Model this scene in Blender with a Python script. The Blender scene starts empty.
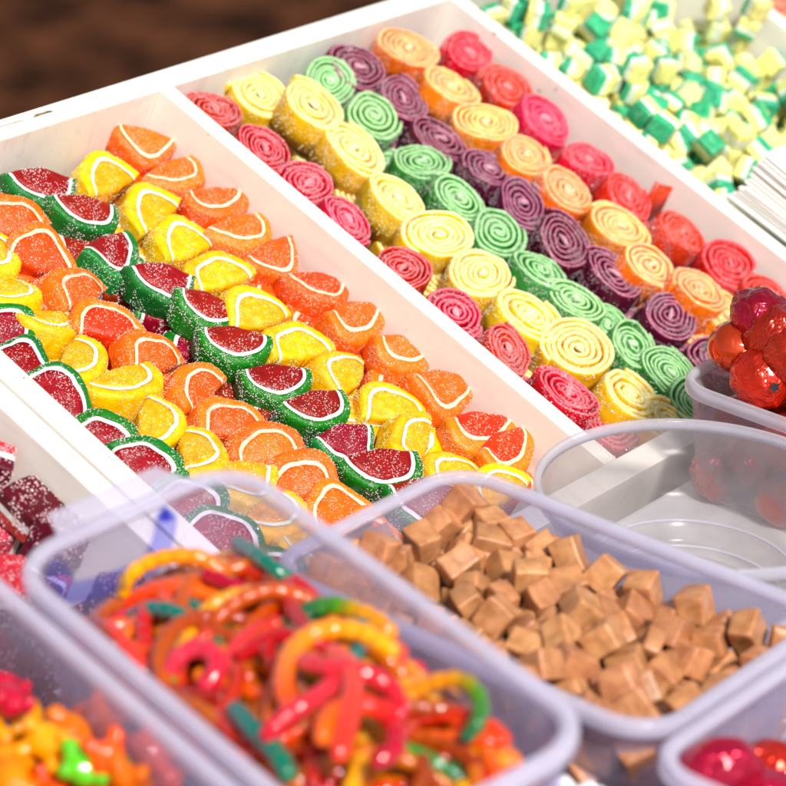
import bpy, bmesh, math, random
from mathutils import Vector, Matrix, Euler, Quaternion, noise
random.seed(11)
sc = bpy.context.scene
COL = sc.collection
CM = 0.01
rad = math.radians

# ------------------------------------------------------------------ camera model (measured from the photograph)
F_PX = 2900.0
TILT = rad(21)                       # the wooden trays lean towards the buyer by 21 degrees
CAM = Vector((0.67555, -0.74122, 0.34149))
RX = Vector((0.7794, 0.6236, 0.0599)).normalized()
RY = Vector((0.3023, -0.2907, -0.9078))
RY = (RY - RY.dot(RX) * RX).normalized()
RZ = RX.cross(RY)
LEVEL = Matrix.Identity(4)
TRAY = Matrix.Rotation(TILT, 4, 'Y')

def at(px, py, z=0.0, frame=TRAY):
    """point (cm, in the frame) where the line of sight through a photo pixel meets height z (cm) of that frame"""
    d = RX * (px - 393) + RY * (py - 393) + RZ * F_PX
    inv = frame.inverted()
    o = inv @ CAM
    v = inv.to_3x3() @ d
    t = (z * CM - o.z) / v.z
    return (o + v * t) / CM

# ------------------------------------------------------------------ object helpers
def link(name, me, parent=None):
    o = bpy.data.objects.new(name, me)
    COL.objects.link(o)
    if parent: o.parent = parent
    return o

def tag(o, label=None, cat=None, group=None, kind=None):
    if label: o['label'] = label
    if cat: o['category'] = cat
    if group: o['group'] = group
    if kind: o['kind'] = kind
    return o

def to_mesh(name, bm, mats, smooth=True, keep=False):
    me = bpy.data.meshes.new(name)
    bm.normal_update()
    bm.to_mesh(me)
    if not keep: bm.free()
    me.transform(Matrix.Scale(CM, 4))
    for m in (mats if isinstance(mats, (list, tuple)) else [mats]): me.materials.append(m)
    if smooth:
        for p in me.polygons: p.use_smooth = True
    return me

def put(o, frame, loc, rot=None, scale=None):
    m = frame @ Matrix.Translation(Vector(loc) * CM)
    if rot is not None: m = m @ rot.to_matrix().to_4x4() if not isinstance(rot, Matrix) else m @ rot.to_4x4()
    if scale is not None: m = m @ Matrix.Diagonal((scale[0], scale[1], scale[2], 1))
    o.matrix_world = m
    return o

def dup(root):
    c = root.copy(); COL.objects.link(c)
    for ch in root.children:
        k = ch.copy(); COL.objects.link(k); k.parent = c
    return c

def box_bm(bm, x0, x1, y0, y1, z0, z1, bev=0.0, mat=0):
    r = bmesh.ops.create_cube(bm, size=1)
    vs = r['verts']
    for v in vs:
        v.co = Vector((x0 + (v.co.x + .5) * (x1 - x0), y0 + (v.co.y + .5) * (y1 - y0), z0 + (v.co.z + .5) * (z1 - z0)))
    fs = {f for v in vs for f in v.link_faces}
    for f in fs: f.material_index = mat
    if bev:
        es = list({e for v in vs for e in v.link_edges})
        bmesh.ops.bevel(bm, geom=es, offset=bev, segments=2, affect='EDGES', profile=.6)

def wobble(bm, amp, freq, seed=0.0):
    for v in bm.verts:
        v.co += noise.noise_vector(v.co * freq + Vector((seed, seed * 1.7, -seed))) * amp

# ------------------------------------------------------------------ materials
def newmat(name):
    m = bpy.data.materials.new(name); m.use_nodes = True
    nt = m.node_tree; nt.nodes.clear()
    out = nt.nodes.new('ShaderNodeOutputMaterial')
    return m, nt, out
def N(nt, t, **kw):
    n = nt.nodes.new(t)
    for k, v in kw.items():
        if k in n.inputs: n.inputs[k].default_value = v
        else: setattr(n, k, v)
    return n
def rgba(c): return (c[0], c[1], c[2], 1)
def mixc(nt, fac, a, b, blend='MIX'):
    m = nt.nodes.new('ShaderNodeMix'); m.data_type = 'RGBA'; m.blend_type = blend
    for sock, v in ((0, fac), (6, a), (7, b)):
        if hasattr(v, 'links'): nt.links.new(v, m.inputs[sock])
        elif sock == 0: m.inputs[0].default_value = v
        else: m.inputs[sock].default_value = rgba(v)
    return m.outputs[2]
def ramp(nt, src, stops):
    r = nt.nodes.new('ShaderNodeValToRGB')
    e = r.color_ramp.elements
    while len(e) > 1: e.remove(e[-1])
    for i, (p, c) in enumerate(stops):
        k = e[0] if i == 0 else e.new(p)
        k.position = p; k.color = rgba(c) if hasattr(c, '__len__') else (c, c, c, 1)
    nt.links.new(src, r.inputs[0])
    return r.outputs[0]
def coords(nt, scale=1.0):
    tc = nt.nodes.new('ShaderNodeTexCoord'); mp = nt.nodes.new('ShaderNodeMapping')
    mp.inputs['Scale'].default_value = (scale, scale, scale)
    nt.links.new(tc.outputs['Object'], mp.inputs[0])
    return mp.outputs[0]
def rand_shift(nt, col, amt=.12, hue=.012):
    """each copy a slightly different tone"""
    oi = nt.nodes.new('ShaderNodeObjectInfo')
    hs = nt.nodes.new('ShaderNodeHueSaturation')
    mr = N(nt, 'ShaderNodeMapRange'); mr.inputs['To Min'].default_value = 1 - amt; mr.inputs['To Max'].default_value = 1 + amt
    nt.links.new(oi.outputs['Random'], mr.inputs['Value']); nt.links.new(mr.outputs[0], hs.inputs['Value'])
    wn = N(nt, 'ShaderNodeTexWhiteNoise', noise_dimensions='1D'); nt.links.new(oi.outputs['Random'], wn.inputs['W'])
    mh = N(nt, 'ShaderNodeMapRange'); mh.inputs['To Min'].default_value = .5 - hue; mh.inputs['To Max'].default_value = .5 + hue
    nt.links.new(wn.outputs['Value'], mh.inputs['Value']); nt.links.new(mh.outputs[0], hs.inputs['Hue'])
    if hasattr(col, 'links'): nt.links.new(col, hs.inputs['Color'])
    else: hs.inputs['Color'].default_value = rgba(col)
    return hs.outputs[0]

def sugar_mat(name, col, speck=.25, sss=.35, rough=.38, bump=.35, cell=1500.0, trans=0.0, radius=(1, .5, .3)):
    """sugared jelly: tinted translucent body with white crystals stuck to it"""
    m, nt, out = newmat(name)
    co = coords(nt)
    p = N(nt, 'ShaderNodeBsdfPrincipled')
    n1 = N(nt, 'ShaderNodeTexNoise', Scale=260.0, Detail=4.0); nt.links.new(co, n1.inputs['Vector'])
    tone = ramp(nt, n1.outputs['Fac'], [(.3, tuple(c * .72 for c in col)), (.7, tuple(min(1, c * 1.12) for c in col))])
    v = N(nt, 'ShaderNodeTexVoronoi', Scale=cell); nt.links.new(co, v.inputs['Vector'])
    near = ramp(nt, v.outputs['Distance'], [(.28, 1.0), (.42, 0.0)])
    vc = nt.nodes.new('ShaderNodeSeparateColor'); nt.links.new(v.outputs['Color'], vc.inputs[0])
    n2 = N(nt, 'ShaderNodeTexNoise', Scale=140.0, Detail=2.0); nt.links.new(co, n2.inputs['Vector'])
    thr = N(nt, 'ShaderNodeMath', operation='MULTIPLY_ADD'); nt.links.new(n2.outputs['Fac'], thr.inputs[0]); thr.inputs[1].default_value = -.9; thr.inputs[2].default_value = 1.0 - speck + .45
    gt = N(nt, 'ShaderNodeMath', operation='GREATER_THAN'); nt.links.new(vc.outputs[0], gt.inputs[0]); nt.links.new(thr.outputs[0], gt.inputs[1])
    ml = N(nt, 'ShaderNodeMath', operation='MULTIPLY'); nt.links.new(gt.outputs[0], ml.inputs[0]); nt.links.new(near, ml.inputs[1])
    base = mixc(nt, ml.outputs[0], rand_shift(nt, tone), tuple(.55 * c + .42 for c in col))
    nt.links.new(base, p.inputs['Base Color'])
    p.inputs['Roughness'].default_value = rough
    p.inputs['Subsurface Weight'].default_value = sss
    p.inputs['Specular IOR Level'].default_value = .28
    p.inputs['Subsurface Radius'].default_value = radius
    p.inputs['Subsurface Scale'].default_value = .004
    p.inputs['Transmission Weight'].default_value = trans
    b = N(nt, 'ShaderNodeBump', Strength=bump, Distance=.0004)
    nt.links.new(v.outputs['Distance'], b.inputs['Height']); b.invert = True
    nt.links.new(b.outputs[0], p.inputs['Normal'])
    nt.links.new(p.outputs[0], out.inputs[0])
    return m

def grain_mat(name, tint):
    m, nt, out = newmat(name)
    p = N(nt, 'ShaderNodeBsdfPrincipled', Roughness=.18)
    p.inputs['Base Color'].default_value = rgba(tint)
    p.inputs['Specular IOR Level'].default_value = .7
    t = N(nt, 'ShaderNodeBsdfTransparent')
    mx = N(nt, 'ShaderNodeMixShader'); mx.inputs[0].default_value = .62
    nt.links.new(t.outputs[0], mx.inputs[1]); nt.links.new(p.outputs[0], mx.inputs[2]); nt.links.new(mx.outputs[0], out.inputs[0])
    return m

def gel_mat(name, cols, ribs=False):
    """glossy see-through jelly; colours run along the piece through the attribute 'along'"""
    m, nt, out = newmat(name)
    at_ = N(nt, 'ShaderNodeAttribute', attribute_name='along')
    c = ramp(nt, at_.outputs['Fac'], cols)
    c = rand_shift(nt, c, .15, .01)
    p = N(nt, 'ShaderNodeBsdfPrincipled', Roughness=.08, IOR=1.42)
    nt.links.new(c, p.inputs['Base Color'])
    p.inputs['Transmission Weight'].default_value = .15
    p.inputs['Specular IOR Level'].default_value = .3
    p.inputs['Subsurface Weight'].default_value = 0
    p.inputs['Subsurface Radius'].default_value = (1, .35, .2)
    p.inputs['Subsurface Scale'].default_value = .006
    p.inputs['Coat Weight'].default_value = .5; p.inputs['Coat Roughness'].default_value = .03
    n = N(nt, 'ShaderNodeTexNoise', Scale=520.0, Detail=3.0); nt.links.new(coords(nt), n.inputs['Vector'])
    b = N(nt, 'ShaderNodeBump', Strength=.3, Distance=.0006); nt.links.new(n.outputs['Fac'], b.inputs['Height']); nt.links.new(b.outputs[0], p.inputs['Normal'])
    nt.links.new(p.outputs[0], out.inputs[0])
    return m

def paint_mat(name, col=(.82, .81, .77), wear=.5):
    m, nt, out = newmat(name)
    co = coords(nt)
    mp = N(nt, 'ShaderNodeMapping'); mp.inputs['Scale'].default_value = (14, 110, 60); nt.links.new(co, mp.inputs[0])
    g = N(nt, 'ShaderNodeTexNoise', Scale=2.0, Detail=6.0); nt.links.new(mp.outputs[0], g.inputs['Vector'])
    n = N(nt, 'ShaderNodeTexNoise', Scale=55.0, Detail=5.0); nt.links.new(co, n.inputs['Vector'])
    tone = ramp(nt, n.outputs['Fac'], [(.3, tuple(c * .93 for c in col)), (.65, col)])
    s = N(nt, 'ShaderNodeTexNoise', Scale=210.0, Detail=3.0); nt.links.new(co, s.inputs['Vector'])
    sp = ramp(nt, s.outputs['Fac'], [(.73, 0.0), (.76, wear)])
    gr = ramp(nt, g.outputs['Fac'], [(.36, .16), (.44, 0.0)])
    c1 = mixc(nt, sp, tone, (.28, .2, .13))
    c2 = mixc(nt, gr, c1, (.45, .38, .3))
    p = N(nt, 'ShaderNodeBsdfPrincipled', Roughness=.5)
    nt.links.new(c2, p.inputs['Base Color'])
    b = N(nt, 'ShaderNodeBump', Strength=.25, Distance=.0006); nt.links.new(g.outputs['Fac'], b.inputs['Height']); nt.links.new(b.outputs[0], p.inputs['Normal'])
    nt.links.new(p.outputs[0], out.inputs[0])
    return m

def plastic_mat(name, col, opacity, edge=.6, rough=.22):
    m, nt, out = newmat(name)
    tr = N(nt, 'ShaderNodeBsdfTransparent'); tr.inputs[0].default_value = rgba(tuple(.5 + .5 * c for c in col))
    p = N(nt, 'ShaderNodeBsdfPrincipled', Roughness=rough); p.inputs['Base Color'].default_value = rgba(col)
    tl = N(nt, 'ShaderNodeBsdfTranslucent'); tl.inputs[0].default_value = rgba(col)
    a = N(nt, 'ShaderNodeMixShader'); a.inputs[0].default_value = .4
    nt.links.new(p.outputs[0], a.inputs[1]); nt.links.new(tl.outputs[0], a.inputs[2])
    lw = N(nt, 'ShaderNodeLayerWeight', Blend=.35)
    n = N(nt, 'ShaderNodeTexNoise', Scale=90.0, Detail=3.0); nt.links.new(coords(nt), n.inputs['Vector'])
    mr = N(nt, 'ShaderNodeMapRange'); mr.inputs['To Min'].default_value = opacity; mr.inputs['To Max'].default_value = min(1, opacity + edge)
    nt.links.new(lw.outputs['Facing'], mr.inputs['Value'])
    m2 = N(nt, 'ShaderNodeMath', operation='MULTIPLY_ADD'); nt.links.new(n.outputs['Fac'], m2.inputs[0]); m2.inputs[1].default_value = .16; nt.links.new(mr.outputs[0], m2.inputs[2])
    m3 = N(nt, 'ShaderNodeMath', operation='SUBTRACT', use_clamp=True); nt.links.new(m2.outputs[0], m3.inputs[0]); m3.inputs[1].default_value = .08
    mx = N(nt, 'ShaderNodeMixShader')
    nt.links.new(m3.outputs[0], mx.inputs[0]); nt.links.new(tr.outputs[0], mx.inputs[1]); nt.links.new(a.outputs[0], mx.inputs[2])
    nt.links.new(mx.outputs[0], out.inputs[0])
    return m

def foil_mat(name, col, rough=.2, scale=160.0, strength=.7):
    m, nt, out = newmat(name)
    co = coords(nt)
    p = N(nt, 'ShaderNodeBsdfPrincipled', Roughness=rough, Metallic=.55)
    n = N(nt, 'ShaderNodeTexNoise', Scale=scale * .6, Detail=3.0); nt.links.new(co, n.inputs['Vector'])
    nt.links.new(rand_shift(nt, ramp(nt, n.outputs['Fac'], [(.35, tuple(c * .6 for c in col)), (.7, col)]), .25, .015), p.inputs['Base Color'])
    v = N(nt, 'ShaderNodeTexVoronoi', Scale=scale, feature='DISTANCE_TO_EDGE'); 
    ad = mixc(nt, .25, co, n.outputs['Color']); nt.links.new(ad, v.inputs['Vector'])
    b = N(nt, 'ShaderNodeBump', Strength=strength, Distance=.0012); nt.links.new(v.outputs['Distance'], b.inputs['Height'])
    nt.links.new(b.outputs[0], p.inputs['Normal'])
    p.inputs['Coat Weight'].default_value = .3
    nt.links.new(p.outputs[0], out.inputs[0])
    return m

def plain_mat(name, c0, c1, scale=100.0, rough=.6, sss=0.0, bump=.2, stretch=None):
    m, nt, out = newmat(name)
    co = coords(nt)
    if stretch:
        mp = N(nt, 'ShaderNodeMapping'); mp.inputs['Scale'].default_value = stretch; nt.links.new(co, mp.inputs[0]); co = mp.outputs[0]
    n = N(nt, 'ShaderNodeTexNoise', Scale=scale, Detail=6.0); nt.links.new(co, n.inputs['Vector'])
    p = N(nt, 'ShaderNodeBsdfPrincipled', Roughness=rough)
    nt.links.new(rand_shift(nt, ramp(nt, n.outputs['Fac'], [(.35, c0), (.65, c1)]), .08, .006), p.inputs['Base Color'])
    p.inputs['Subsurface Weight'].default_value = sss; p.inputs['Subsurface Scale'].default_value = .003
    b = N(nt, 'ShaderNodeBump', Strength=bump, Distance=.0006); nt.links.new(n.outputs['Fac'], b.inputs['Height']); nt.links.new(b.outputs[0], p.inputs['Normal'])
    nt.links.new(p.outputs[0], out.inputs[0])
    return m

ORD = ['nearest', 'second', 'third', 'fourth', 'fifth', 'sixth', 'seventh', 'eighth', 'ninth', 'tenth', 'eleventh', 'twelfth', 'thirteenth']
SIM = {}
SIM['caramel'] = '3,-228,-362,244,1,0,100,0;1,272,-360,197,3,-18,-2,-98;0,383,-362,232,0,72,0,69;1,472,-358,217,53,-46,43,-56;1,-546,-95,205,56,-10,14,81;3,365,-238,194,24,-18,22,93;2,-528,23,196,55,55,45,45;3,19,42,197,70,-6,70,6;3,366,81,202,13,47,-88,0;3,564,56,238,0,71,0,-71;0,-555,114,235,2,-2,-71,71;0,27,133,237,57,-47,-51,-44;1,360,254,217,57,-69,24,-39;3,562,212,192,60,-37,-59,40;2,-111,369,239,71,0,71,0;0,-17,369,235,50,50,50,-50;3,424,358,265,6,-71,-6,-70;3,537,346,216,20,-20,-68,68;0,-337,-362,210,99,0,-16,0;2,-131,-380,295,70,70,-10,10;1,-113,-371,212,10,10,70,-70;3,299,-344,277,60,39,-41,-57;0,425,-362,326,0,-66,0,75;1,556,-371,245,47,-47,-53,-53;3,-544,-72,297,59,39,-42,57;0,-332,-274,239,50,-50,-50,-50;0,284,-133,190,60,30,-55,-50;0,435,-243,287,14,95,-27,-11;3,-548,26,278,0,-2,-100,0;3,-80,8,172,30,-54,-64,46;1,40,-52,194,51,-41,-47,59;0,326,101,300,58,-52,-51,-36;2,562,40,337,49,-51,49,51;2,-555,246,189,69,-17,40,-58;0,-126,111,211,39,47,52,60;3,-29,252,187,52,-83,6,-19;2,550,276,306,4,-71,-1,71;0,-564,362,229,0,71,0,-71;0,-185,348,302,92,-27,29,8;2,-45,369,320,14,0,99,0;1,446,371,370,50,-50,-50,-50;1,551,366,301,0,100,0,0;0,-381,-362,288,58,0,-81,0;2,-17,-350,167,28,56,21,75;3,450,-363,412,0,-100,-1,6;1,-352,-174,277,18,-77,59,-15;2,-41,-202,193,22,-14,-96,1;0,344,-209,299,78,56,-11,-27;3,-533,-11,377,12,70,70,-12;0,-77,10,278,36,-40,-54,-65;2,1,-37,329,85,36,-38,-6;1,244,-38,164,41,-68,-50,-36;2,409,71,278,57,-54,-34,52;2,564,36,411,71,0,0,-71;2,-510,201,237,53,77,-29,20;2,-207,24,257,32,55,65,-41;0,-82,106,299,71,5,7,-70;2,-100,278,290,69,14,68,-22;1,141,95,226,65,70,23,20;2,561,189,290,56,40,42,-59;0,-557,369,324,50,-50,-50,-50;0,-274,349,341,95,-1,30,0;3,-108,349,392,82,-24,51,15;0,171,363,179,0,-93,0,-37;0,293,361,217,52,-49,-51,-48;1,530,366,390,71,0,71,0;0,-564,-362,224,71,0,-71,0;2,-314,-364,319,56,0,-83,0;3,-229,-314,348,10,-60,-9,-79;2,329,-378,373,65,-69,23,24;0,470,-362,499,70,71,4,-4;0,531,-291,333,18,-32,15,-92;1,-475,-260,232,40,66,-54,-32;1,-426,-92,215,0,-6,42,-90;3,286,-99,280,12,24,80,53;3,415,-243,386,12,7,-62,77;2,-561,163,329,0,0,97,24;0,-111,127,393,40,-32,-65,56;0,41,42,435,51,-22,-9,-83;1,160,37,308,17,7,-61,-77;0,546,-57,289,65,28,-3,71;1,-565,267,310,69,15,69,15;3,-438,216,163,84,39,38,6;3,-146,214,196,98,16,5,14;3,248,259,219,6,70,-9,71;0,231,187,312,63,23,-74,-6;1,555,129,330,0,0,58,-81;1,-538,366,422,0,71,0,-71;1,-273,365,451,1,73,1,69;3,-176,364,481,0,53,0,85;3,105,355,236,23,67,67,23;3,204,369,289,63,-63,-31,-31;2,558,370,484,56,-43,-56,-43;3,-559,-365,327,50,50,-50,50;2,-472,-360,198,68,-21,22,-67;2,-243,-200,251,13,-78,60,9;0,78,-353,246,94,-3,33,1;1,164,-148,174,7,30,-94,-15;1,363,-342,478,62,-32,-29,65;3,564,-354,438,70,7,-70,-7;3,-452,-29,170,37,-69,-58,-22;2,-86,-277,212,63,48,40,46;3,467,7,236,34,50,-47,-64;2,-575,108,384,17,-69,17,-69;3,-326,-51,205,9,71,-69,-8;1,-184,-24,335,85,-48,19,6;0,87,164,451,28,-79,-37,-40;1,566,-84,389,69,16,69,16;2,-561,212,386,0,0,51,86;0,-247,151,217,18,54,70,43;0,53,50,315,26,50,50,66;2,132,103,320,39,64,-46,48;2,563,31,471,0,70,71,0;0,-558,362,513,0,0,100,0;0,-362,368,468,54,53,-46,46;1,-212,369,580,59,-61,36,38;3,60,334,311,32,-64,-63,30;2,462,267,260,52,-27,38,71;3,557,353,569,72,0,0,69;2,-560,-362,412,0,-67,74,0;0,-457,-356,381,58,-49,-41,50;1,-254,-222,332,5,60,79,6;1,-127,-282,297,62,-4,-16,77;3,252,-165,314,10,27,79,54;3,292,-326,530,65,22,25,68;0,564,-321,548,48,52,48,52;2,-532,-187,215,70,70,12,12;2,-286,-124,290,82,1,52,25;1,-146,-157,212,25,40,-83,29;2,42,-218,205,82,26,46,24;2,163,-36,228,35,49,56,57;0,351,-33,218,5,-63,75,-19;2,573,-138,211,70,-8,70,-8;3,-459,103,338,56,80,-20,8;2,-113,39,379,60,49,58,-23;2,-47,-19,429,4,-74,-42,-53;1,283,-22,349,63,-4,20,75;0,449,111,356,3,12,-66,74;2,477,-78,390,2,12,20,97;0,-557,161,459,61,-36,-36,-61;3,-361,190,199,8,-70,46,54;2,-61,193,264,25,33,-67,62;0,76,233,247,31,-65,66,-22;1,134,179,335,18,-55,4,-82;2,393,177,278,38,70,7,-59;0,552,138,424,54,45,-37,60;0,-563,354,601,71,0,71,0;2,-285,252,184,80,25,9,-54;2,-458,367,487,0,-20,0,-98;1,-318,360,560,76,1,-65,2;0,-35,252,352,12,-54,44,-71;2,177,296,298,70,64,-25,21;2,538,346,640,4,0,0,-100;0,-557,-365,489,71,-71,0,0;0,-448,-357,477,0,11,-7,99;2,-362,-358,379,62,15,-12,-76;3,-8,-355,288,67,24,23,67;3,172,-336,275,47,27,19,82;0,185,-369,492,31,-31,64,64;3,564,-359,648,3,-71,3,-71;2,-414,-197,242,41,68,-52,-32;3,-311,-151,403,0,19,58,-79;1,-209,-58,242,51,84,-18,-5;2,115,-132,253,45,-12,8,88;2,386,-136,247,71,26,-38,54;1,478,-149,234,0,56,-83,0;1,-555,22,450,0,0,98,-18;3,-421,131,226,6,-71,-43,-55;0,-107,-101,261,38,85,-36,6;2,-26,84,420,66,49,55,17;0,107,-30,392,16,-18,-82,52;1,382,4,374,42,57,-52,48;0,394,-80,445,28,94,-2,-20;1,-566,257,472,36,61,36,61;3,-464,267,267,52,85,5,-10;1,-197,293,210,56,64,50,-13;1,27,142,361,5,57,-71,40;1,255,79,374,4,-92,-5,-38;2,472,206,223,94,29,15,4;1,566,256,392,52,-48,-52,48;2,-573,319,690,49,49,51,51;0,-449,339,574,69,68,17,-19;2,-475,270,426,85,-51,-13,6;3,137,362,370,1,-32,1,95;1,351,371,433,66,-66,-25,-25;2,561,332,714,49,51,49,-51;1,-514,-360,577,70,5,5,70;1,-420,-360,553,1,11,-7,99;2,-277,-365,420,4,-99,2,-14;3,-128,-369,386,10,10,70,-70;3,230,-311,350,63,-65,-32,-29;2,117,-375,553,24,23,-67,66;2,488,-368,589,0,-66,0,75;0,-541,-276,299,58,63,38,-35;2,-401,25,245,56,-25,77,-16;2,-214,-107,319,11,-60,20,-76;2,118,-249,221,49,-13,-60,-62;2,175,-210,256,0,-88,-22,42;3,414,-92,333,97,-16,19,5;0,530,-167,333,33,-93,3,16;0,-554,-175,307,2,-71,71,-4;2,-334,56,208,4,19,-40,90;0,-82,-70,355,42,-88,14,-16;3,-238,152,373,60,-56,56,8;3,153,38,423,56,-48,-24,-64;3,305,-127,391,56,50,61,26;1,290,-7,452,4,-57,52,64;3,-439,3,413,13,50,17,84;3,-310,237,303,57,-14,81,0;2,-168,193,277,5,-99,-8,5;2,-39,184,408,52,18,-38,74;2,112,275,359,44,-2,-90,0;1,351,80,411,6,-92,-8,38;2,486,229,382,53,-47,-65,28;2,-424,367,260,1,-51,-2,-86;2,-475,364,229,2,50,4,86;0,-388,339,641,19,-67,-70,18;1,129,254,450,84,-15,40,-33;0,14,361,395,1,44,1,90;1,452,350,482,92,-4,37,10;2,553,366,802,59,-38,59,38;1,-331,-261,413,73,21,6,65;2,-415,-275,321,12,19,76,-61;3,-312,-364,498,41,44,-59,54;1,-43,-242,332,66,-41,15,61;3,137,-354,390,22,-68,67,-20;0,270,-359,445,1,-33,-3,-94;0,562,-358,751,71,3,-71,-3;3,-536,-275,413,12,0,-73,67;3,-398,-29,314,78,36,32,-40;1,-159,-195,323,57,81,5,13;0,2,-147,272,40,6,-48,-78;2,113,-109,321,73,59,-31,-16;2,408,-164,375,28,-45,68,50;0,564,-217,411,24,-66,24,-66;1,-557,-108,416,58,40,-58,-40;3,-311,112,264,83,-38,-5,-40;0,-140,-29,452,36,-63,-64,-25;3,56,95,500,26,8,22,94;0,178,105,464,12,-14,-84,52;0,201,-88,401,76,53,0,-37;3,363,186,423,50,-82,-13,-22;2,-414,197,322,76,14,-61,-19;3,-316,251,411,77,54,-15,-30;3,-164,215,364,16,65,25,-70;1,-96,250,461,19,-31,87,34;3,212,178,404,81,21,8,-54;0,327,275,313,13,94,-11,28;2,559,249,466,0,-2,-100,-4;3,-382,104,467,87,-29,-30,26;1,-340,343,212,74,16,-19,-63;2,-257,64,367,46,5,-56,69;2,-193,74,440,18,21,-80,53;3,214,343,428,73,26,36,52;0,265,306,366,35,37,86,-3;1,543,346,896,63,-32,63,32;3,-563,-257,519,47,-53,48,-52;2,-399,-223,361,77,-60,16,17;3,-185,-360,461,0,-99,2,-14;3,37,-361,358,33,0,-94,0;1,79,-370,454,68,-67,-22,-21;2,255,-222,442,53,2,85,-5;3,379,-336,604,72,-6,69,6;2,-418,-259,441,11,-98,6,12;1,-248,-11,435,46,60,-63,15;0,-154,-124,396,36,89,-22,18;3,56,-165,357,45,-10,78,42;3,184,-215,367,83,25,-48,14;3,462,-213,464,11,9,-62,77;0,558,-116,482,20,-68,-11,70;3,-559,-50,500,58,40,-40,58;2,-289,-13,280,48,34,-52,-62;2,-203,91,282,38,7,-90,-23;3,24,-112,431,34,34,85,-21;3,281,228,463,34,55,76,-6;0,215,-34,517,24,-20,94,17;0,473,16,381,86,52,2,5;3,-427,188,418,13,-78,56,22;1,-460,323,358,39,64,33,57;2,-89,117,469,23,3,-8,97;1,-177,170,481,74,49,31,35;1,40,268,422,2,-44,-10,-89;3,416,271,369,74,-8,-13,66;2,370,284,441,70,-69,-20,-1;2,-360,364,389,70,5,6,71;3,-362,354,297,62,-37,35,-60;1,103,342,481,6,59,-66,46;2,-220,259,459,32,-31,19,-88;0,271,357,488,1,-90,0,44;0,339,343,544,63,64,31,-32;0,535,360,993,71,-1,-71,-1;0,-458,-110,415,57,-42,28,-64;2,-90,-358,477,10,71,69,10;3,-226,-354,534,69,10,-10,-71;3,3,-260,448,31,83,34,30;1,121,-247,422,1,47,21,-86;0,207,-156,483,30,83,-5,46;0,176,-259,504,75,-45,-14,47;2,-561,-182,445,57,-82,0,0;3,-427,-136,334,14,95,16,24;0,-162,-247,402,15,-6,81,-57;1,-62,-185,402,29,-32,33,-84;1,326,-238,415,9,79,4,60;1,366,-158,495,27,-47,71,45;1,465,-254,557,12,2,-98,-18;2,-306,75,443,44,76,45,16;0,-359,90,361,6,50,-10,86;2,-276,-61,369,38,75,25,48;1,-27,338,484,74,57,-9,35;3,113,-66,487,37,-22,-77,47;2,293,104,474,1,38,10,-92'
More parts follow.
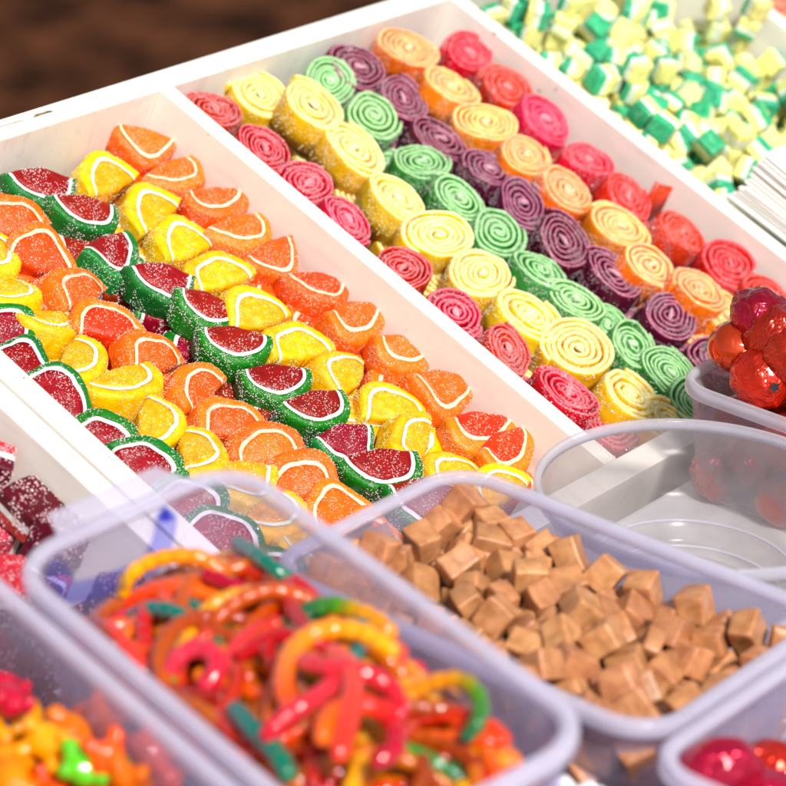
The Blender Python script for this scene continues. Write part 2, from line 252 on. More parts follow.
SIM['mint'] = '0,-851,-507,44,0,50,-87,0;1,-766,-538,40,87,0,0,50;1,-582,-626,43,11,-11,70,-70;1,-423,-564,40,51,0,0,86;1,-262,-550,43,68,68,19,19;1,-16,-626,43,51,-51,49,-49;1,68,-608,51,51,-49,-51,-49;1,303,-617,51,65,-28,-65,-28;1,449,-610,51,28,65,28,-65;1,598,-609,43,16,16,69,69;1,771,-595,51,65,29,65,-29;1,914,-602,43,56,56,-43,-43;1,-915,-431,51,61,-35,61,35;0,-727,-435,49,57,-41,57,41;0,-642,-352,49,40,58,-40,59;0,-442,-350,49,4,-71,4,71;0,-265,-449,49,10,-70,-10,-70;0,-76,-460,44,100,0,0,2;1,71,-517,43,51,51,-49,-49;0,246,-466,49,58,-40,58,40;0,346,-412,46,53,-53,46,-46;0,576,-410,49,53,-47,-53,-47;0,780,-452,49,69,-17,-69,-17;0,899,-422,49,70,8,-70,8;1,-935,-273,43,66,-66,26,-26;0,-781,-255,49,6,-70,6,70;0,-620,-221,44,0,-93,37,0;1,-455,-250,40,75,0,0,66;1,-278,-219,40,0,-100,-9,0;1,-37,-351,43,22,-22,67,-67;0,82,-342,44,65,0,0,-76;1,253,-272,43,71,71,-3,-3;0,421,-321,44,0,15,99,0;0,578,-274,46,4,4,71,71;1,766,-291,43,30,30,64,64;0,904,-255,49,34,62,34,-62;0,-891,-33,44,64,0,0,-77;1,-741,-159,51,52,48,52,-48;0,-621,-53,44,98,0,0,-21;0,-382,-118,46,24,24,-66,-66;0,-282,-67,46,35,-35,62,-62;1,-39,-49,43,60,60,37,37;1,63,-54,51,65,28,-65,28;1,275,-42,43,54,-54,46,-46;0,391,-46,49,36,-61,-36,-61;0,602,-23,46,57,-57,42,-42;0,772,-75,49,66,-26,66,26;1,915,-87,51,71,4,71,-4;1,-899,133,40,0,76,65,0;1,-795,158,51,70,11,70,-11;0,-574,94,49,47,53,-47,53;1,-440,82,40,96,0,0,-27;1,-151,150,40,69,0,0,72;0,-55,68,49,46,-53,46,53;0,73,119,46,22,-22,-67,67;0,231,88,44,80,0,0,-60;0,408,180,44,52,0,0,85;0,581,139,44,7,0,0,-100;0,771,63,49,10,70,10,-70;1,871,16,51,34,-62,-34,-62;1,-924,381,40,0,-19,-98,0;1,-752,262,51,69,-14,-69,-14;0,-618,257,44,0,3,100,0;1,-413,245,40,0,42,91,0;1,-243,245,51,34,-62,-34,-62;1,-92,259,51,29,65,-29,65;1,119,263,40,0,-9,-100,0;0,236,250,46,57,57,-42,-42;0,386,280,44,0,96,28,0;1,594,262,51,65,-28,65,28;1,747,320,40,0,62,-78,0;1,942,236,43,52,52,48,48;1,-926,475,51,70,11,70,-11;1,-770,407,51,52,-48,-52,-48;1,-559,460,51,25,-66,-25,-66;1,-408,447,51,27,-65,-27,-65;1,-234,398,51,10,70,10,-70;1,-45,431,43,29,29,65,65;1,104,457,51,57,41,57,-41;1,245,474,51,36,61,36,-61;0,486,378,49,26,-66,27,66;0,587,409,49,28,-65,28,65;0,738,434,49,58,-41,58,41;1,926,450,65,32,-63,-62,-33;1,-919,613,43,55,55,-45,-45;0,-719,616,44,8,0,0,100;1,-560,571,43,70,-70,-7,7;0,-410,631,46,3,3,-71,-71;1,-253,613,43,68,-68,-21,21;0,-78,599,44,0,-48,-88,0;1,103,593,43,70,-70,-9,9;0,211,592,44,0,0,-100,0;0,427,589,46,30,-30,64,-64;0,556,571,46,65,65,28,28;1,749,600,51,22,67,-22,67;0,918,605,49,66,-26,66,26;1,-924,-588,43,62,-62,34,-34;0,-725,-582,127,37,-50,38,68;0,-526,-621,135,57,-41,-57,-41;0,-350,-624,119,42,58,48,51;1,-246,-625,129,9,-76,10,-64;1,-145,-625,40,99,0,0,13;0,21,-619,148,53,-53,47,-47;0,342,-616,151,28,65,28,-65;0,456,-617,146,84,0,0,55;0,630,-617,135,21,-68,-21,-68;1,787,-614,143,95,2,1,31;0,936,-606,135,65,29,-65,28;1,-940,-484,142,84,0,0,54;1,-783,-432,149,48,-63,41,44;0,-591,-539,49,11,70,11,-70;0,-499,-476,53,54,-46,-48,-52;1,-165,-528,130,3,-2,71,-71;0,-42,-494,137,15,69,16,-69;1,65,-430,124,31,63,2,71;0,226,-360,109,29,64,-65,30;1,335,-413,143,60,38,-60,38;0,514,-536,44,0,-91,-42,0;0,815,-460,142,0,-98,22,0;0,921,-468,142,0,-17,-99,0;0,-948,-316,135,6,70,-7,70;1,-772,-272,149,60,37,-60,37;0,-575,-201,134,71,70,-6,-7;0,-460,-218,124,98,0,0,17;0,-227,-343,49,70,-8,70,8;1,-130,-301,77,46,62,63,-9;1,131,-193,40,0,-80,-60,0;1,230,-160,51,52,48,-52,48;0,473,-193,66,11,22,90,35;1,550,-234,146,41,57,30,-65;1,756,-297,137,55,-45,55,45;0,935,-295,142,0,-97,-25,0;0,-953,-135,44,0,71,-70,0;0,-798,60,44,0,100,-3,0;0,-626,-28,137,22,67,22,-67;0,-498,-8,46,71,-71,-2,2;1,-186,-95,104,8,29,-81,50;0,-89,-162,66,11,-50,50,-70;1,64,-36,145,56,-56,-43,43;0,285,10,136,51,-48,-59,-40;1,380,1,149,56,-43,-56,-43;1,604,-144,93,45,43,78,5;1,718,-78,138,12,0,0,99;1,936,-64,142,0,-98,-20,0;1,-957,109,120,0,-71,71,0;1,-690,133,99,16,32,70,-62;0,-572,83,142,0,0,-100,0;1,-461,81,131,71,2,-71,2;0,-358,10,46,36,-36,61,-61;1,-110,176,136,80,50,-18,-29;0,94,55,141,40,56,45,-57;0,201,92,134,6,-6,70,-70;0,466,85,78,30,-28,88,-21;1,577,143,139,68,-17,68,17;1,782,66,149,49,-51,49,51;0,928,135,78,54,-74,36,19;0,-939,276,46,70,-70,7,-7;0,-753,310,148,41,41,57,57;0,-650,288,132,81,0,0,-58;1,-509,197,73,26,16,90,31;1,-348,258,131,3,97,-22,11;1,-119,355,51,68,18,-68,18;1,135,292,123,57,57,-42,-42;0,210,204,141,51,50,50,-49;1,443,303,138,23,-63,30,68;0,593,258,151,70,5,70,-5;0,675,139,46,54,54,-46,-46;0,953,350,89,66,26,-64,-30;0,-937,479,151,31,-64,31,64;0,-804,407,152,64,23,-69,25;1,-580,460,145,42,42,57,57;0,-511,331,46,70,70,10,10;0,-354,358,49,38,60,38,-60;1,-50,438,126,39,0,0,-92;0,131,474,151,69,-16,69,16;0,256,465,146,0,-95,31,0;0,329,537,46,33,33,62,62;0,584,436,147,64,-30,-64,-30;0,742,446,147,70,10,70,-10;1,802,514,43,66,66,-26,-26;0,-939,590,135,58,41,58,-41;0,-745,515,113,42,-60,9,67;0,-585,601,135,61,36,-61,36;0,-409,628,141,55,-45,55,45;1,-256,634,137,71,-3,71,3;1,-30,637,130,70,-72,0,3;1,105,592,137,22,67,-22,67;1,268,629,127,70,-10,10,-70;0,405,622,141,12,70,-12,70;0,607,622,137,48,48,54,49;0,742,583,146,0,-94,-35,0;0,881,625,144,9,-9,-70,70;0,-934,-617,130,0,1,100,0;0,-680,-627,215,52,-59,-38,-48;0,-549,-616,233,65,29,65,-29;1,-318,-631,213,57,-49,-42,-52;1,-193,-634,220,76,-65,7,6;0,-103,-609,127,5,-1,-71,-70;0,33,-596,240,46,-46,54,-54;1,181,-545,61,6,63,0,78;0,453,-611,239,38,59,-38,59;1,631,-640,235,50,-50,-50,-50;1,827,-619,221,79,2,0,62;0,928,-602,233,71,-1,71,1;1,-857,-350,105,50,-30,-19,-79;1,-842,-404,236,59,-53,49,36;0,-610,-438,114,5,-14,95,-29;0,-553,-313,106,53,-73,26,34;0,-356,-470,44,99,0,0,14;0,-25,-500,230,0,-98,-20,0;0,74,-384,231,60,-4,58,-55;1,220,-436,175,51,48,-72,3;1,355,-533,43,27,27,65,65;1,671,-394,43,41,-41,-58,58;0,837,-474,235,9,70,9,-70;0,943,-436,232,100,-7,2,-7;1,-944,-311,235,4,71,4,-71;1,-792,-310,243,71,-71,-3,3;0,-673,-313,142,70,0,0,71;0,-441,-210,217,61,36,-61,36;1,-356,-239,120,0,-76,65,0;0,-13,-366,131,1,-56,83,-1;1,126,-327,131,71,71,1,1;0,225,-248,130,100,0,0,0;1,496,-74,43,62,-62,-35,35;1,695,-202,43,56,-56,43,-43;0,809,-192,49,30,-64,30,64;0,956,-253,232,50,-50,-50,50;0,-951,-104,134,0,0,71,-71;0,-747,-64,49,47,53,-47,53;0,-616,-81,232,50,56,46,47;1,-332,-131,133,1,-75,66,3;0,-152,-126,182,57,-57,58,-10;0,-76,-50,148,68,-55,44,-18;0,37,-24,237,71,10,69,-10;1,154,-89,40,56,0,0,-83;1,427,-71,141,11,11,-70,-70;0,656,-178,190,66,-21,-64,33;1,737,-13,223,23,72,23,61;0,840,-16,211,11,4,51,-85;0,-949,114,206,46,46,-54,-54;0,-640,65,235,71,1,-71,1;1,-545,101,229,71,-71,-1,1;0,-448,75,226,0,-71,70,0;0,-351,143,88,21,5,-40,89;1,-206,252,154,23,68,-19,67;0,132,76,238,34,64,-34,60;1,223,102,231,62,-34,-62,-34;0,317,140,105,71,-60,-36,-8;0,686,22,44,0,-99,-15,0;0,686,85,195,20,-80,30,-48;1,921,56,137,74,-6,19,64;1,-852,241,51,70,-11,-70,-11;1,-748,282,234,94,0,0,-35;0,-546,345,170,46,0,-48,75;1,-457,296,132,9,-90,-44,-2;0,-271,325,146,85,-2,-3,53;0,13,323,80,35,89,3,-30;0,101,300,215,70,10,-70,10;1,297,357,40,0,-33,-94,0;0,349,243,148,26,81,31,-42;1,604,256,240,0,-35,-94,0;0,747,335,124,0,-13,-99,0;1,953,233,152,21,-69,-17,68;1,-931,450,251,56,43,-56,43;0,-841,420,247,56,39,-60,42;1,-516,504,209,37,-11,-91,17;1,-459,422,141,86,1,-5,50;0,-296,497,79,81,38,-28,35;1,-135,491,40,0,-38,-93,0;1,147,447,243,46,46,54,54;0,248,473,234,0,13,99,0;0,409,426,49,66,26,66,-26;1,582,439,248,30,-64,-29,-64;0,742,445,240,95,0,0,32;1,820,527,126,0,38,-93,0;1,-949,603,224,0,0,100,0;0,-680,617,134,60,-60,-38,38;0,-547,616,230,71,71,-3,-3;0,-402,633,239,48,-52,48,52;1,-274,637,239,71,0,71,0;1,7,520,40,0,-43,90,0;0,80,602,234,57,-57,42,-42;1,303,627,212,48,36,63,-48;0,469,608,229,2,88,-44,-18;0,583,615,233,70,19,-66,22;1,757,625,230,14,0,0,99;0,911,630,234,72,0,0,-70;1,-935,-599,214,100,0,0,1;1,-655,-634,312,52,59,-44,44;1,-625,-531,164,95,-19,-23,10;1,-314,-549,231,57,-42,48,52;0,-196,-621,317,62,-45,-46,-45;0,-77,-620,220,13,-72,-13,-67;0,33,-624,330,69,0,0,-72;0,284,-516,146,27,59,36,-67;0,421,-598,334,44,-44,-55,55;0,628,-634,335,0,-71,0,71;1,822,-616,302,0,-82,56,2;0,938,-632,331,1,71,1,-71;1,-942,-449,233,25,66,25,-66;0,-847,-428,344,6,65,-3,76;1,-698,-423,181,63,-30,3,71;1,-456,-392,138,0,-100,-2,0;0,-163,-532,220,12,-15,-69,70;1,-52,-523,325,56,43,-57,42;0,221,-311,220,38,85,-15,-33;0,392,-535,135,67,23,67,-23;0,456,-439,86,77,17,40,47;1,690,-400,130,0,-93,-37,7;0,852,-484,330,71,71,-3,-3;1,954,-375,307,70,-3,7,71;1,-915,-333,337,62,-33,62,33;0,-801,-301,332,62,62,34,34;0,-584,-206,224,0,92,39,0;1,-409,-206,309,39,39,59,59;0,-260,-249,126,70,-70,-6,6;0,30,-280,194,48,30,-20,-80;1,134,-243,131,71,-2,71,2;0,252,-179,217,68,-21,-67,23;0,341,-198,44,90,0,0,43;0,747,-386,215,23,16,20,94;0,856,-339,202,22,-86,-5,-46;1,945,-171,316,96,-26,4,2;1,-940,15,139,48,52,48,-52;0,-841,-155,49,70,11,-70,11;1,-585,-138,316,36,-31,-64,60;1,-477,-60,134,9,-8,78,-61;1,-129,-164,280,71,-48,-29,-43;0,20,-234,73,54,81,21,-7;1,16,-11,326,2,15,99,0;0,310,-114,133,40,-82,37,18;1,450,-161,171,1,14,-50,85;1,753,-194,188,67,-29,-25,-64;1,773,81,277,2,-66,62,42;1,953,-138,215,55,-43,63,-33;1,-960,128,303,0,-71,0,-71;0,-659,179,223,32,82,-22,42;1,-541,99,323,50,50,-50,50;0,-353,70,183,50,87,1,0;1,-424,194,195,30,-24,-14,91;1,-152,43,51,55,45,-55,45;1,52,157,235,23,3,1,97;1,224,95,323,1,72,-69,-1;1,416,95,162,72,-57,37,16;0,637,3,138,70,-70,13,-13;0,592,23,234,43,-55,44,56;1,942,129,193,98,-17,11,-2;0,-951,373,126,71,71,0,0;1,-652,392,211,65,68,33,-10;1,-629,290,227,30,64,30,-64;1,-351,368,141,61,61,36,36;1,-161,337,153,24,-71,17,64;0,41,390,134,28,-38,-25,-84;0,112,301,313,52,48,52,-48;1,191,381,51,66,-25,-66,-25;0,331,181,236,74,21,-21,61;1,579,257,331,5,70,-5,70;1,844,239,51,70,12,70,-12;0,948,317,192,35,63,34,60;1,-949,421,342,0,-100,0,0;0,-833,368,346,20,-65,-21,-70;0,-671,404,117,23,-55,-78,20;1,-380,512,146,60,0,76,-24;1,-240,537,165,56,62,-23,50;1,7,539,120,97,0,0,24;0,148,460,330,9,0,0,-100;0,243,496,327,52,48,52,-48;0,334,533,141,64,31,64,-31;0,656,356,189,48,-5,42,-77;1,733,413,327,23,-23,-67,67;1,849,505,206,100,0,0,5;1,-939,583,307,38,-38,-60,60;0,-671,631,226,1,100,2,2;0,-556,613,325,28,65,28,-65;0,-446,634,337,71,0,-71,0;1,-154,630,127,4,1,-1,-100;1,-24,624,217,55,51,-46,-48;1,105,604,323,0,0,71,71;1,380,623,296,82,-18,-54,-9;1,483,581,311,38,-14,12,-91;0,616,628,329,44,-53,49,53;1,788,616,310,0,-96,-29,0;0,908,623,322,13,0,0,99;1,-943,-602,305,46,54,-46,54;0,-823,-629,130,49,56,-48,47;0,-689,-516,266,1,-60,65,46;0,-427,-623,206,35,63,-55,-43;0,-235,-449,211,49,11,-76,-42;0,-62,-617,317,54,50,-49,48;0,178,-632,85,31,-36,-64,-61;1,308,-614,328,0,-19,98,0;1,434,-584,423,58,58,41,41;1,610,-634,435,46,54,-46,54;1,848,-626,381,2,-70,-72,0;1,941,-639,431,51,49,-51,49;0,-946,-432,328,0,100,-6,0;1,-864,-412,436,30,-38,-64,60;0,-591,-390,208,33,-28,29,85;0,-413,-509,146,40,6,-92,3;1,-164,-435,111,67,63,-19,33;0,-105,-423,194,34,-18,91,16;1,140,-282,253,17,-48,21,83;0,220,-502,253,71,-3,-50,-50;0,488,-488,210,1,36,-26,-89;0,578,-380,147,62,33,-62,33;0,675,-505,44,0,-86,52,0;1,955,-478,328,56,44,-53,-46;1,-955,-338,439,51,49,-51,49;1,-785,-307,418,0,-85,52,0;1,-489,-125,310,68,22,-70,5;1,-356,-363,51,53,-47,53,47;0,-149,-215,125,49,-14,-37,-78;1,71,-171,230,47,-58,-66,-9;0,149,-135,139,16,1,68,-71;1,266,-128,294,62,32,64,33;0,428,-262,132,27,93,-26,-1;1,503,-327,131,88,1,-2,47;0,852,-215,142,69,0,0,73;0,952,-273,329,71,-2,71,-1;1,-943,-203,127,2,-100,-7,0;1,-671,-206,141,77,1,1,64;1,-725,-95,171,26,50,67,-48;0,-512,-111,214,60,78,11,13;0,-202,-52,253,46,-54,25,-66;0,21,-147,110,29,0,92,26;1,-87,100,246,28,25,31,-88;0,344,-182,194,69,-25,64,-22;1,469,-126,248,24,-54,44,-68;1,558,-171,226,7,73,67,-10;0,751,183,318,68,-22,43,-55;1,847,-129,210,5,-6,40,-91;0,-897,220,258,41,11,-17,-89;1,-839,67,138,76,63,10,12;0,-548,205,174,16,-45,11,-87;1,-447,58,321,17,69,-17,69;1,-337,-35,143,4,71,4,-71;1,12,115,147,32,60,34,-65;0,-41,190,225,54,-10,73,-40;0,337,94,286,81,-41,35,-22;1,411,4,252,69,8,72,-9;0,483,205,122,49,12,-85,16;0,488,98,268,52,55,7,-65;0,949,7,235,100,7,3,0;0,-918,209,149,62,-10,-77,-8;0,-581,410,269,72,55,-2,-41;1,-493,360,237,18,88,-29,-33;1,-211,417,142,0,43,-90,0;0,-193,280,267,33,71,0,63;0,30,236,124,86,-39,33,4;0,156,191,321,44,43,55,57;1,160,190,232,49,51,-51,-50;1,248,219,243,4,-69,4,72;0,717,214,215,56,-21,60,52;1,769,158,51,59,40,59,-40;0,850,353,69,67,42,56,24;0,-936,436,431,30,-64,29,64;0,-729,493,210,27,48,-46,-70;0,-625,523,233,54,49,49,48;1,-335,531,226,88,-20,6,-43;1,-145,494,226,65,-65,-29,26;0,-128,525,134,73,7,68,-3;0,110,433,423,3,-71,3,71;0,390,487,228,86,-47,16,15;0,490,403,145,89,2,1,-45;0,608,414,342,1,-11,-99,0;1,751,392,410,0,-61,79,0;1,955,532,245,44,54,56,-45;0,-937,545,399,71,4,-71,4;0,-826,626,108,22,13,64,-72;0,-588,591,420,26,26,66,66;0,-429,614,430,54,0,0,84;0,-170,635,230,15,-16,-70,-68;1,-21,574,304,57,58,43,39;0,114,605,410,79,0,0,-61;0,214,587,225,57,6,4,82;1,530,602,382,73,-7,17,-66;1,646,518,185,87,32,16,-34;1,740,587,401,69,-14,-69,-14;0,912,627,412,53,-53,47,-47;0,-852,-518,134,34,34,-62,-62;0,-818,-631,228,53,-51,-45,-50;0,-553,-630,326,0,-71,70,0;0,-567,-506,259,56,-72,20,35;1,-142,-633,408,51,58,-49,41;1,-50,-633,417,2,73,-1,68;1,228,-636,220,30,-25,-64,-66;0,349,-606,244,80,0,0,-60;0,570,-433,326,0,-31,95,0;1,709,-551,294,77,53,0,-36;0,725,-613,389,34,91,-9,24;1,876,-639,523,30,32,63,-64;1,-955,-455,423,4,-71,-4,-71;0,-726,-404,274,5,-57,-33,-75;1,-521,-321,320,53,-45,62,36;0,-460,-376,224,69,-69,-17,17;0,-292,-530,138,10,-100,2,0;0,-150,-330,183,57,-5,-26,77;1,131,-505,144,7,-24,-67,70;0,156,-602,294,51,-24,28,-78;1,608,-529,225,1,4,-1,-100;0,545,-556,134,24,-24,-66,66;0,700,-547,135,35,-23,-69,59;0,933,-536,447,31,-55,65,42;1,-957,-214,298,12,-70,70,12;0,-805,-278,504,50,50,50,50;0,-672,-297,239,59,-60,43,-34;1,-277,-341,239,64,35,-59,34;1,-252,-348,141,70,70,8,8;0,-18,-164,298,3,-13,19,-97;0,172,-127,292,60,-18,-74,25;1,363,-310,219,69,12,0,-71;0,485,-349,213,96,3,-1,-29;1,652,-291,191,11,32,-11,-94;1,859,-369,306,54,46,-32,-63;0,949,-364,401,59,-81,2,1;0,-864,-223,210,39,72,-26,52;1,-751,5,147,53,49,-39,58;0,-532,-4,235,31,-63,30,65;1,-404,-64,223,7,-85,1,-52;1,-239,0,152,45,-72,42,32;1,-140,34,161,69,-56,42,-20;1,-68,286,283,1,-40,-84,37;1,176,-30,121,75,62,19,10;0,660,-206,290,94,32,4,13;1,543,-66,152,77,-15,-24,-57;1,792,350,211,31,-31,64,-64;1,936,-2,331,55,-47,-46,-51;0,-951,4,234,0,-100,0,0;0,-823,186,179,56,-11,-33,-75;1,-713,-35,240,7,-6,-97,-20;0,-339,148,242,51,-48,-70,12;0,-249,134,49,9,-70,9,70;1,-27,36,141,24,24,67,67;1,-129,216,223,66,54,48,18;1,426,407,269,28,-94,-8,19;0,369,-96,247,93,-33,-7,-14;1,511,28,126,84,35,32,-25;1,822,244,145,64,-64,31,-31;1,952,171,266,47,-53,-34,62;1,-861,313,182,77,-2,42,-48;0,-570,198,285,62,62,46,-15;1,-398,289,218,8,-97,23,-3;1,-258,368,233,12,96,-23,1;0,-224,179,280,47,-74,47,-4;1,-79,291,160,44,86,-25,-13;0,-19,341,207,28,-38,-31,-82;0,279,324,135,43,32,-64,-56;0,445,180,205,13,79,55,22;0,856,246,250,7,-13,-86,48;1,704,225,121,56,82,15,-2;1,952,508,135,23,70,-64,20;1,-862,387,436,22,27,-67,-66;1,-836,537,187,40,19,-71,54;0,-387,414,232,4,42,59,-69;1,-288,542,295,71,-1,21,68;0,-106,399,213,75,-28,47,37;0,-110,618,304,65,-48,-26,52;0,126,409,521,9,70,-9,70;1,478,511,145,70,-70,-6,6;0,353,407,147,12,66,-20,71;1,540,341,239,36,-60,11,71;1,730,391,501,44,56,-44,56;1,953,427,208,62,28,69,26;1,-957,621,490,68,-14,-71,13;1,-838,636,214,37,-42,-60,-57;0,-446,522,269,55,68,48,-8;0,-430,620,523,70,11,70,-11;1,-255,628,350,78,60,11,-10;1,-9,610,385,3,67,-74,-1;0,17,625,488,5,85,7,-53;0,228,592,314,7,-2,-70,-71;1,497,487,51,28,65,28,-65;0,520,508,238,24,-62,29,69;1,746,617,495,40,-40,-58,58;1,890,609,509,62,-34,-62,-34;1,-865,-502,232,25,-65,24,67;1,-960,-588,399,50,50,50,50;0,-447,-627,321,61,-52,-36,-47;1,-349,-423,233,30,-30,64,-64;1,-138,-633,512,51,58,-49,41;1,-37,-627,510,70,-71,2,4;1,100,-507,225,65,-64,19,-36;1,132,-620,168,66,-69,-24,-14;1,529,-609,324,32,-63,55,-44;1,593,-296,252,63,66,-42,6;0,722,-477,240,28,78,56,-9;0,775,-632,543,67,-67,24,22;0,-953,-433,523,50,50,50,-50;1,-439,-212,403,70,6,71,-6;1,-512,-233,310,69,70,-11,-13;1,-363,-284,216,11,96,-25,7;0,-499,-506,194,42,35,-12,-83;0,-123,-243,251,22,32,-76,52;1,-44,-359,247,57,-33,-22,72;0,324,-410,243,47,-53,-47,-53;0,470,-331,304,54,-53,-48,44;1,562,-396,239,33,33,-63,-63;1,616,-486,134,91,6,-2,41;1,951,-490,535,18,74,16,62;0,-840,-94,192,10,41,21,-88;1,-705,-197,243,36,-53,49,59;0,-525,-297,214,28,-9,-10,-95;0,-301,-195,299,3,-98,-20,1;0,-347,-386,146,99,0,0,13;0,-53,-240,165,28,-89,-8,34;1,145,-20,341,30,95,1,-7;0,142,-33,232,1,76,-3,66;1,320,-299,130,49,50,-41,-58;1,744,-272,261,90,-42,-15,-5;0,748,-122,243,92,39,6,5;1,949,-445,425,39,-54,60,44;0,-956,-150,228,57,-42,57,-42;1,-764,-181,145,70,-70,7,-7;1,-301,-38,258,37,60,-59,39;1,-294,-140,214,19,18,-66,-70;1,-256,-235,212,48,0,0,88;0,-37,-101,223,38,-70,-9,-61;1,-105,-24,258,74,-13,-36,-56;0,129,85,331,1,3,-2,100;1,246,-77,205,86,-29,40,-11;1,512,-12,229,31,69,-15,-64;0,851,-234,235,5,-71,-5,-71;0,950,-100,377,18,71,20,66;1,-846,83,263,11,-95,-18,24;0,-729,81,227,34,-60,-37,62;0,-755,165,287,42,56,-9,71;0,-209,72,250,47,3,-36,80;1,-278,175,168,79,19,-42,39;1,-193,123,152,46,6,-57,-68;1,20,75,249,56,-39,60,42;1,441,299,233,48,-45,-49,57;1,286,27,234,58,64,-42,-27;0,575,149,236,27,-27,-66,66;0,832,149,222,1,-28,36,-89;0,942,199,353,98,-17,11,-1;1,-941,298,229,70,5,52,-48;0,-800,274,320,33,33,62,62;1,-265,442,298,5,-1,-98,18;0,-294,283,246,9,52,-84,7'
SIM['berry'] = '1,-788,-302,370,0,-58,81,0;1,-385,-324,360,0,100,-4,0;1,-213,-256,360,70,9,70,-9;0,388,-238,380,0,4,100,0;0,599,-223,345,68,68,-21,-21;0,856,-202,353,14,67,8,-72;1,-802,-109,368,66,-60,-32,32;0,-620,-43,365,46,-54,-46,-54;1,-390,49,390,37,-60,-38,-60;0,-162,7,371,94,1,-3,-35;1,196,-20,340,71,-71,4,-3;0,419,-57,375,10,70,-10,70;0,608,39,365,70,-70,-11,11;1,838,49,370,98,0,0,18;1,-843,286,370,71,-3,71,3;1,-615,261,400,16,69,16,-69;1,-438,295,350,0,-100,-10,0;1,-88,224,372,20,15,-69,-68;1,135,308,320,70,-10,-70,-10;0,367,129,355,83,-6,-9,-54;1,581,247,340,61,-35,61,35;1,837,263,340,66,-20,70,19;0,-787,-299,505,44,-56,44,56;0,-622,-228,465,70,6,70,-6;1,-405,-308,500,65,28,-65,28;1,-252,-271,520,42,57,-42,57;0,389,-220,525,65,-65,-28,28;0,560,-243,495,61,-36,61,36;1,887,-104,488,45,-54,48,-52;1,-782,-156,504,8,-11,73,-67;0,-625,-49,515,15,-69,-15,-69;0,-383,38,545,69,16,-68,18;0,-213,-23,513,37,-58,-39,-61;0,199,-12,485,70,5,71,-5;1,356,-37,520,11,-11,-70,70;1,590,2,500,0,-71,70,0;1,842,72,500,16,-16,-69,69;1,-824,320,520,10,-10,-70,70;0,-644,253,555,70,-12,-70,-12;1,-460,290,490,40,-58,-40,-58;0,-51,294,513,8,-4,-69,72;1,123,305,480,53,46,-53,46;1,369,233,487,36,-65,44,51;1,565,261,490,48,-48,52,-52;1,876,281,499,49,-50,52,50;1,-879,-321,658,76,1,65,1;0,-600,-287,615,28,65,-28,65;0,-261,-311,675,57,-42,-57,-42;0,124,-181,363,9,95,-29,8;0,558,-234,645,70,6,70,-6;1,727,-295,457,38,-86,5,35;1,-662,-18,670,59,-39,-59,-39;0,171,-29,630,0,-79,-62,0;1,392,11,650,96,0,0,-28;0,577,-14,635,53,47,-53,47;1,819,61,650,70,10,70,-10;1,-795,284,650,75,0,0,66;0,-642,291,705,1,1,71,71;1,-214,333,374,45,-50,-54,-50;0,-6,295,660,67,-30,-64,-26;0,175,325,630,0,0,-100,0;1,317,315,629,67,-8,-74,7;1,612,290,640,69,-17,-69,-17;0,868,315,653,46,47,55,51'
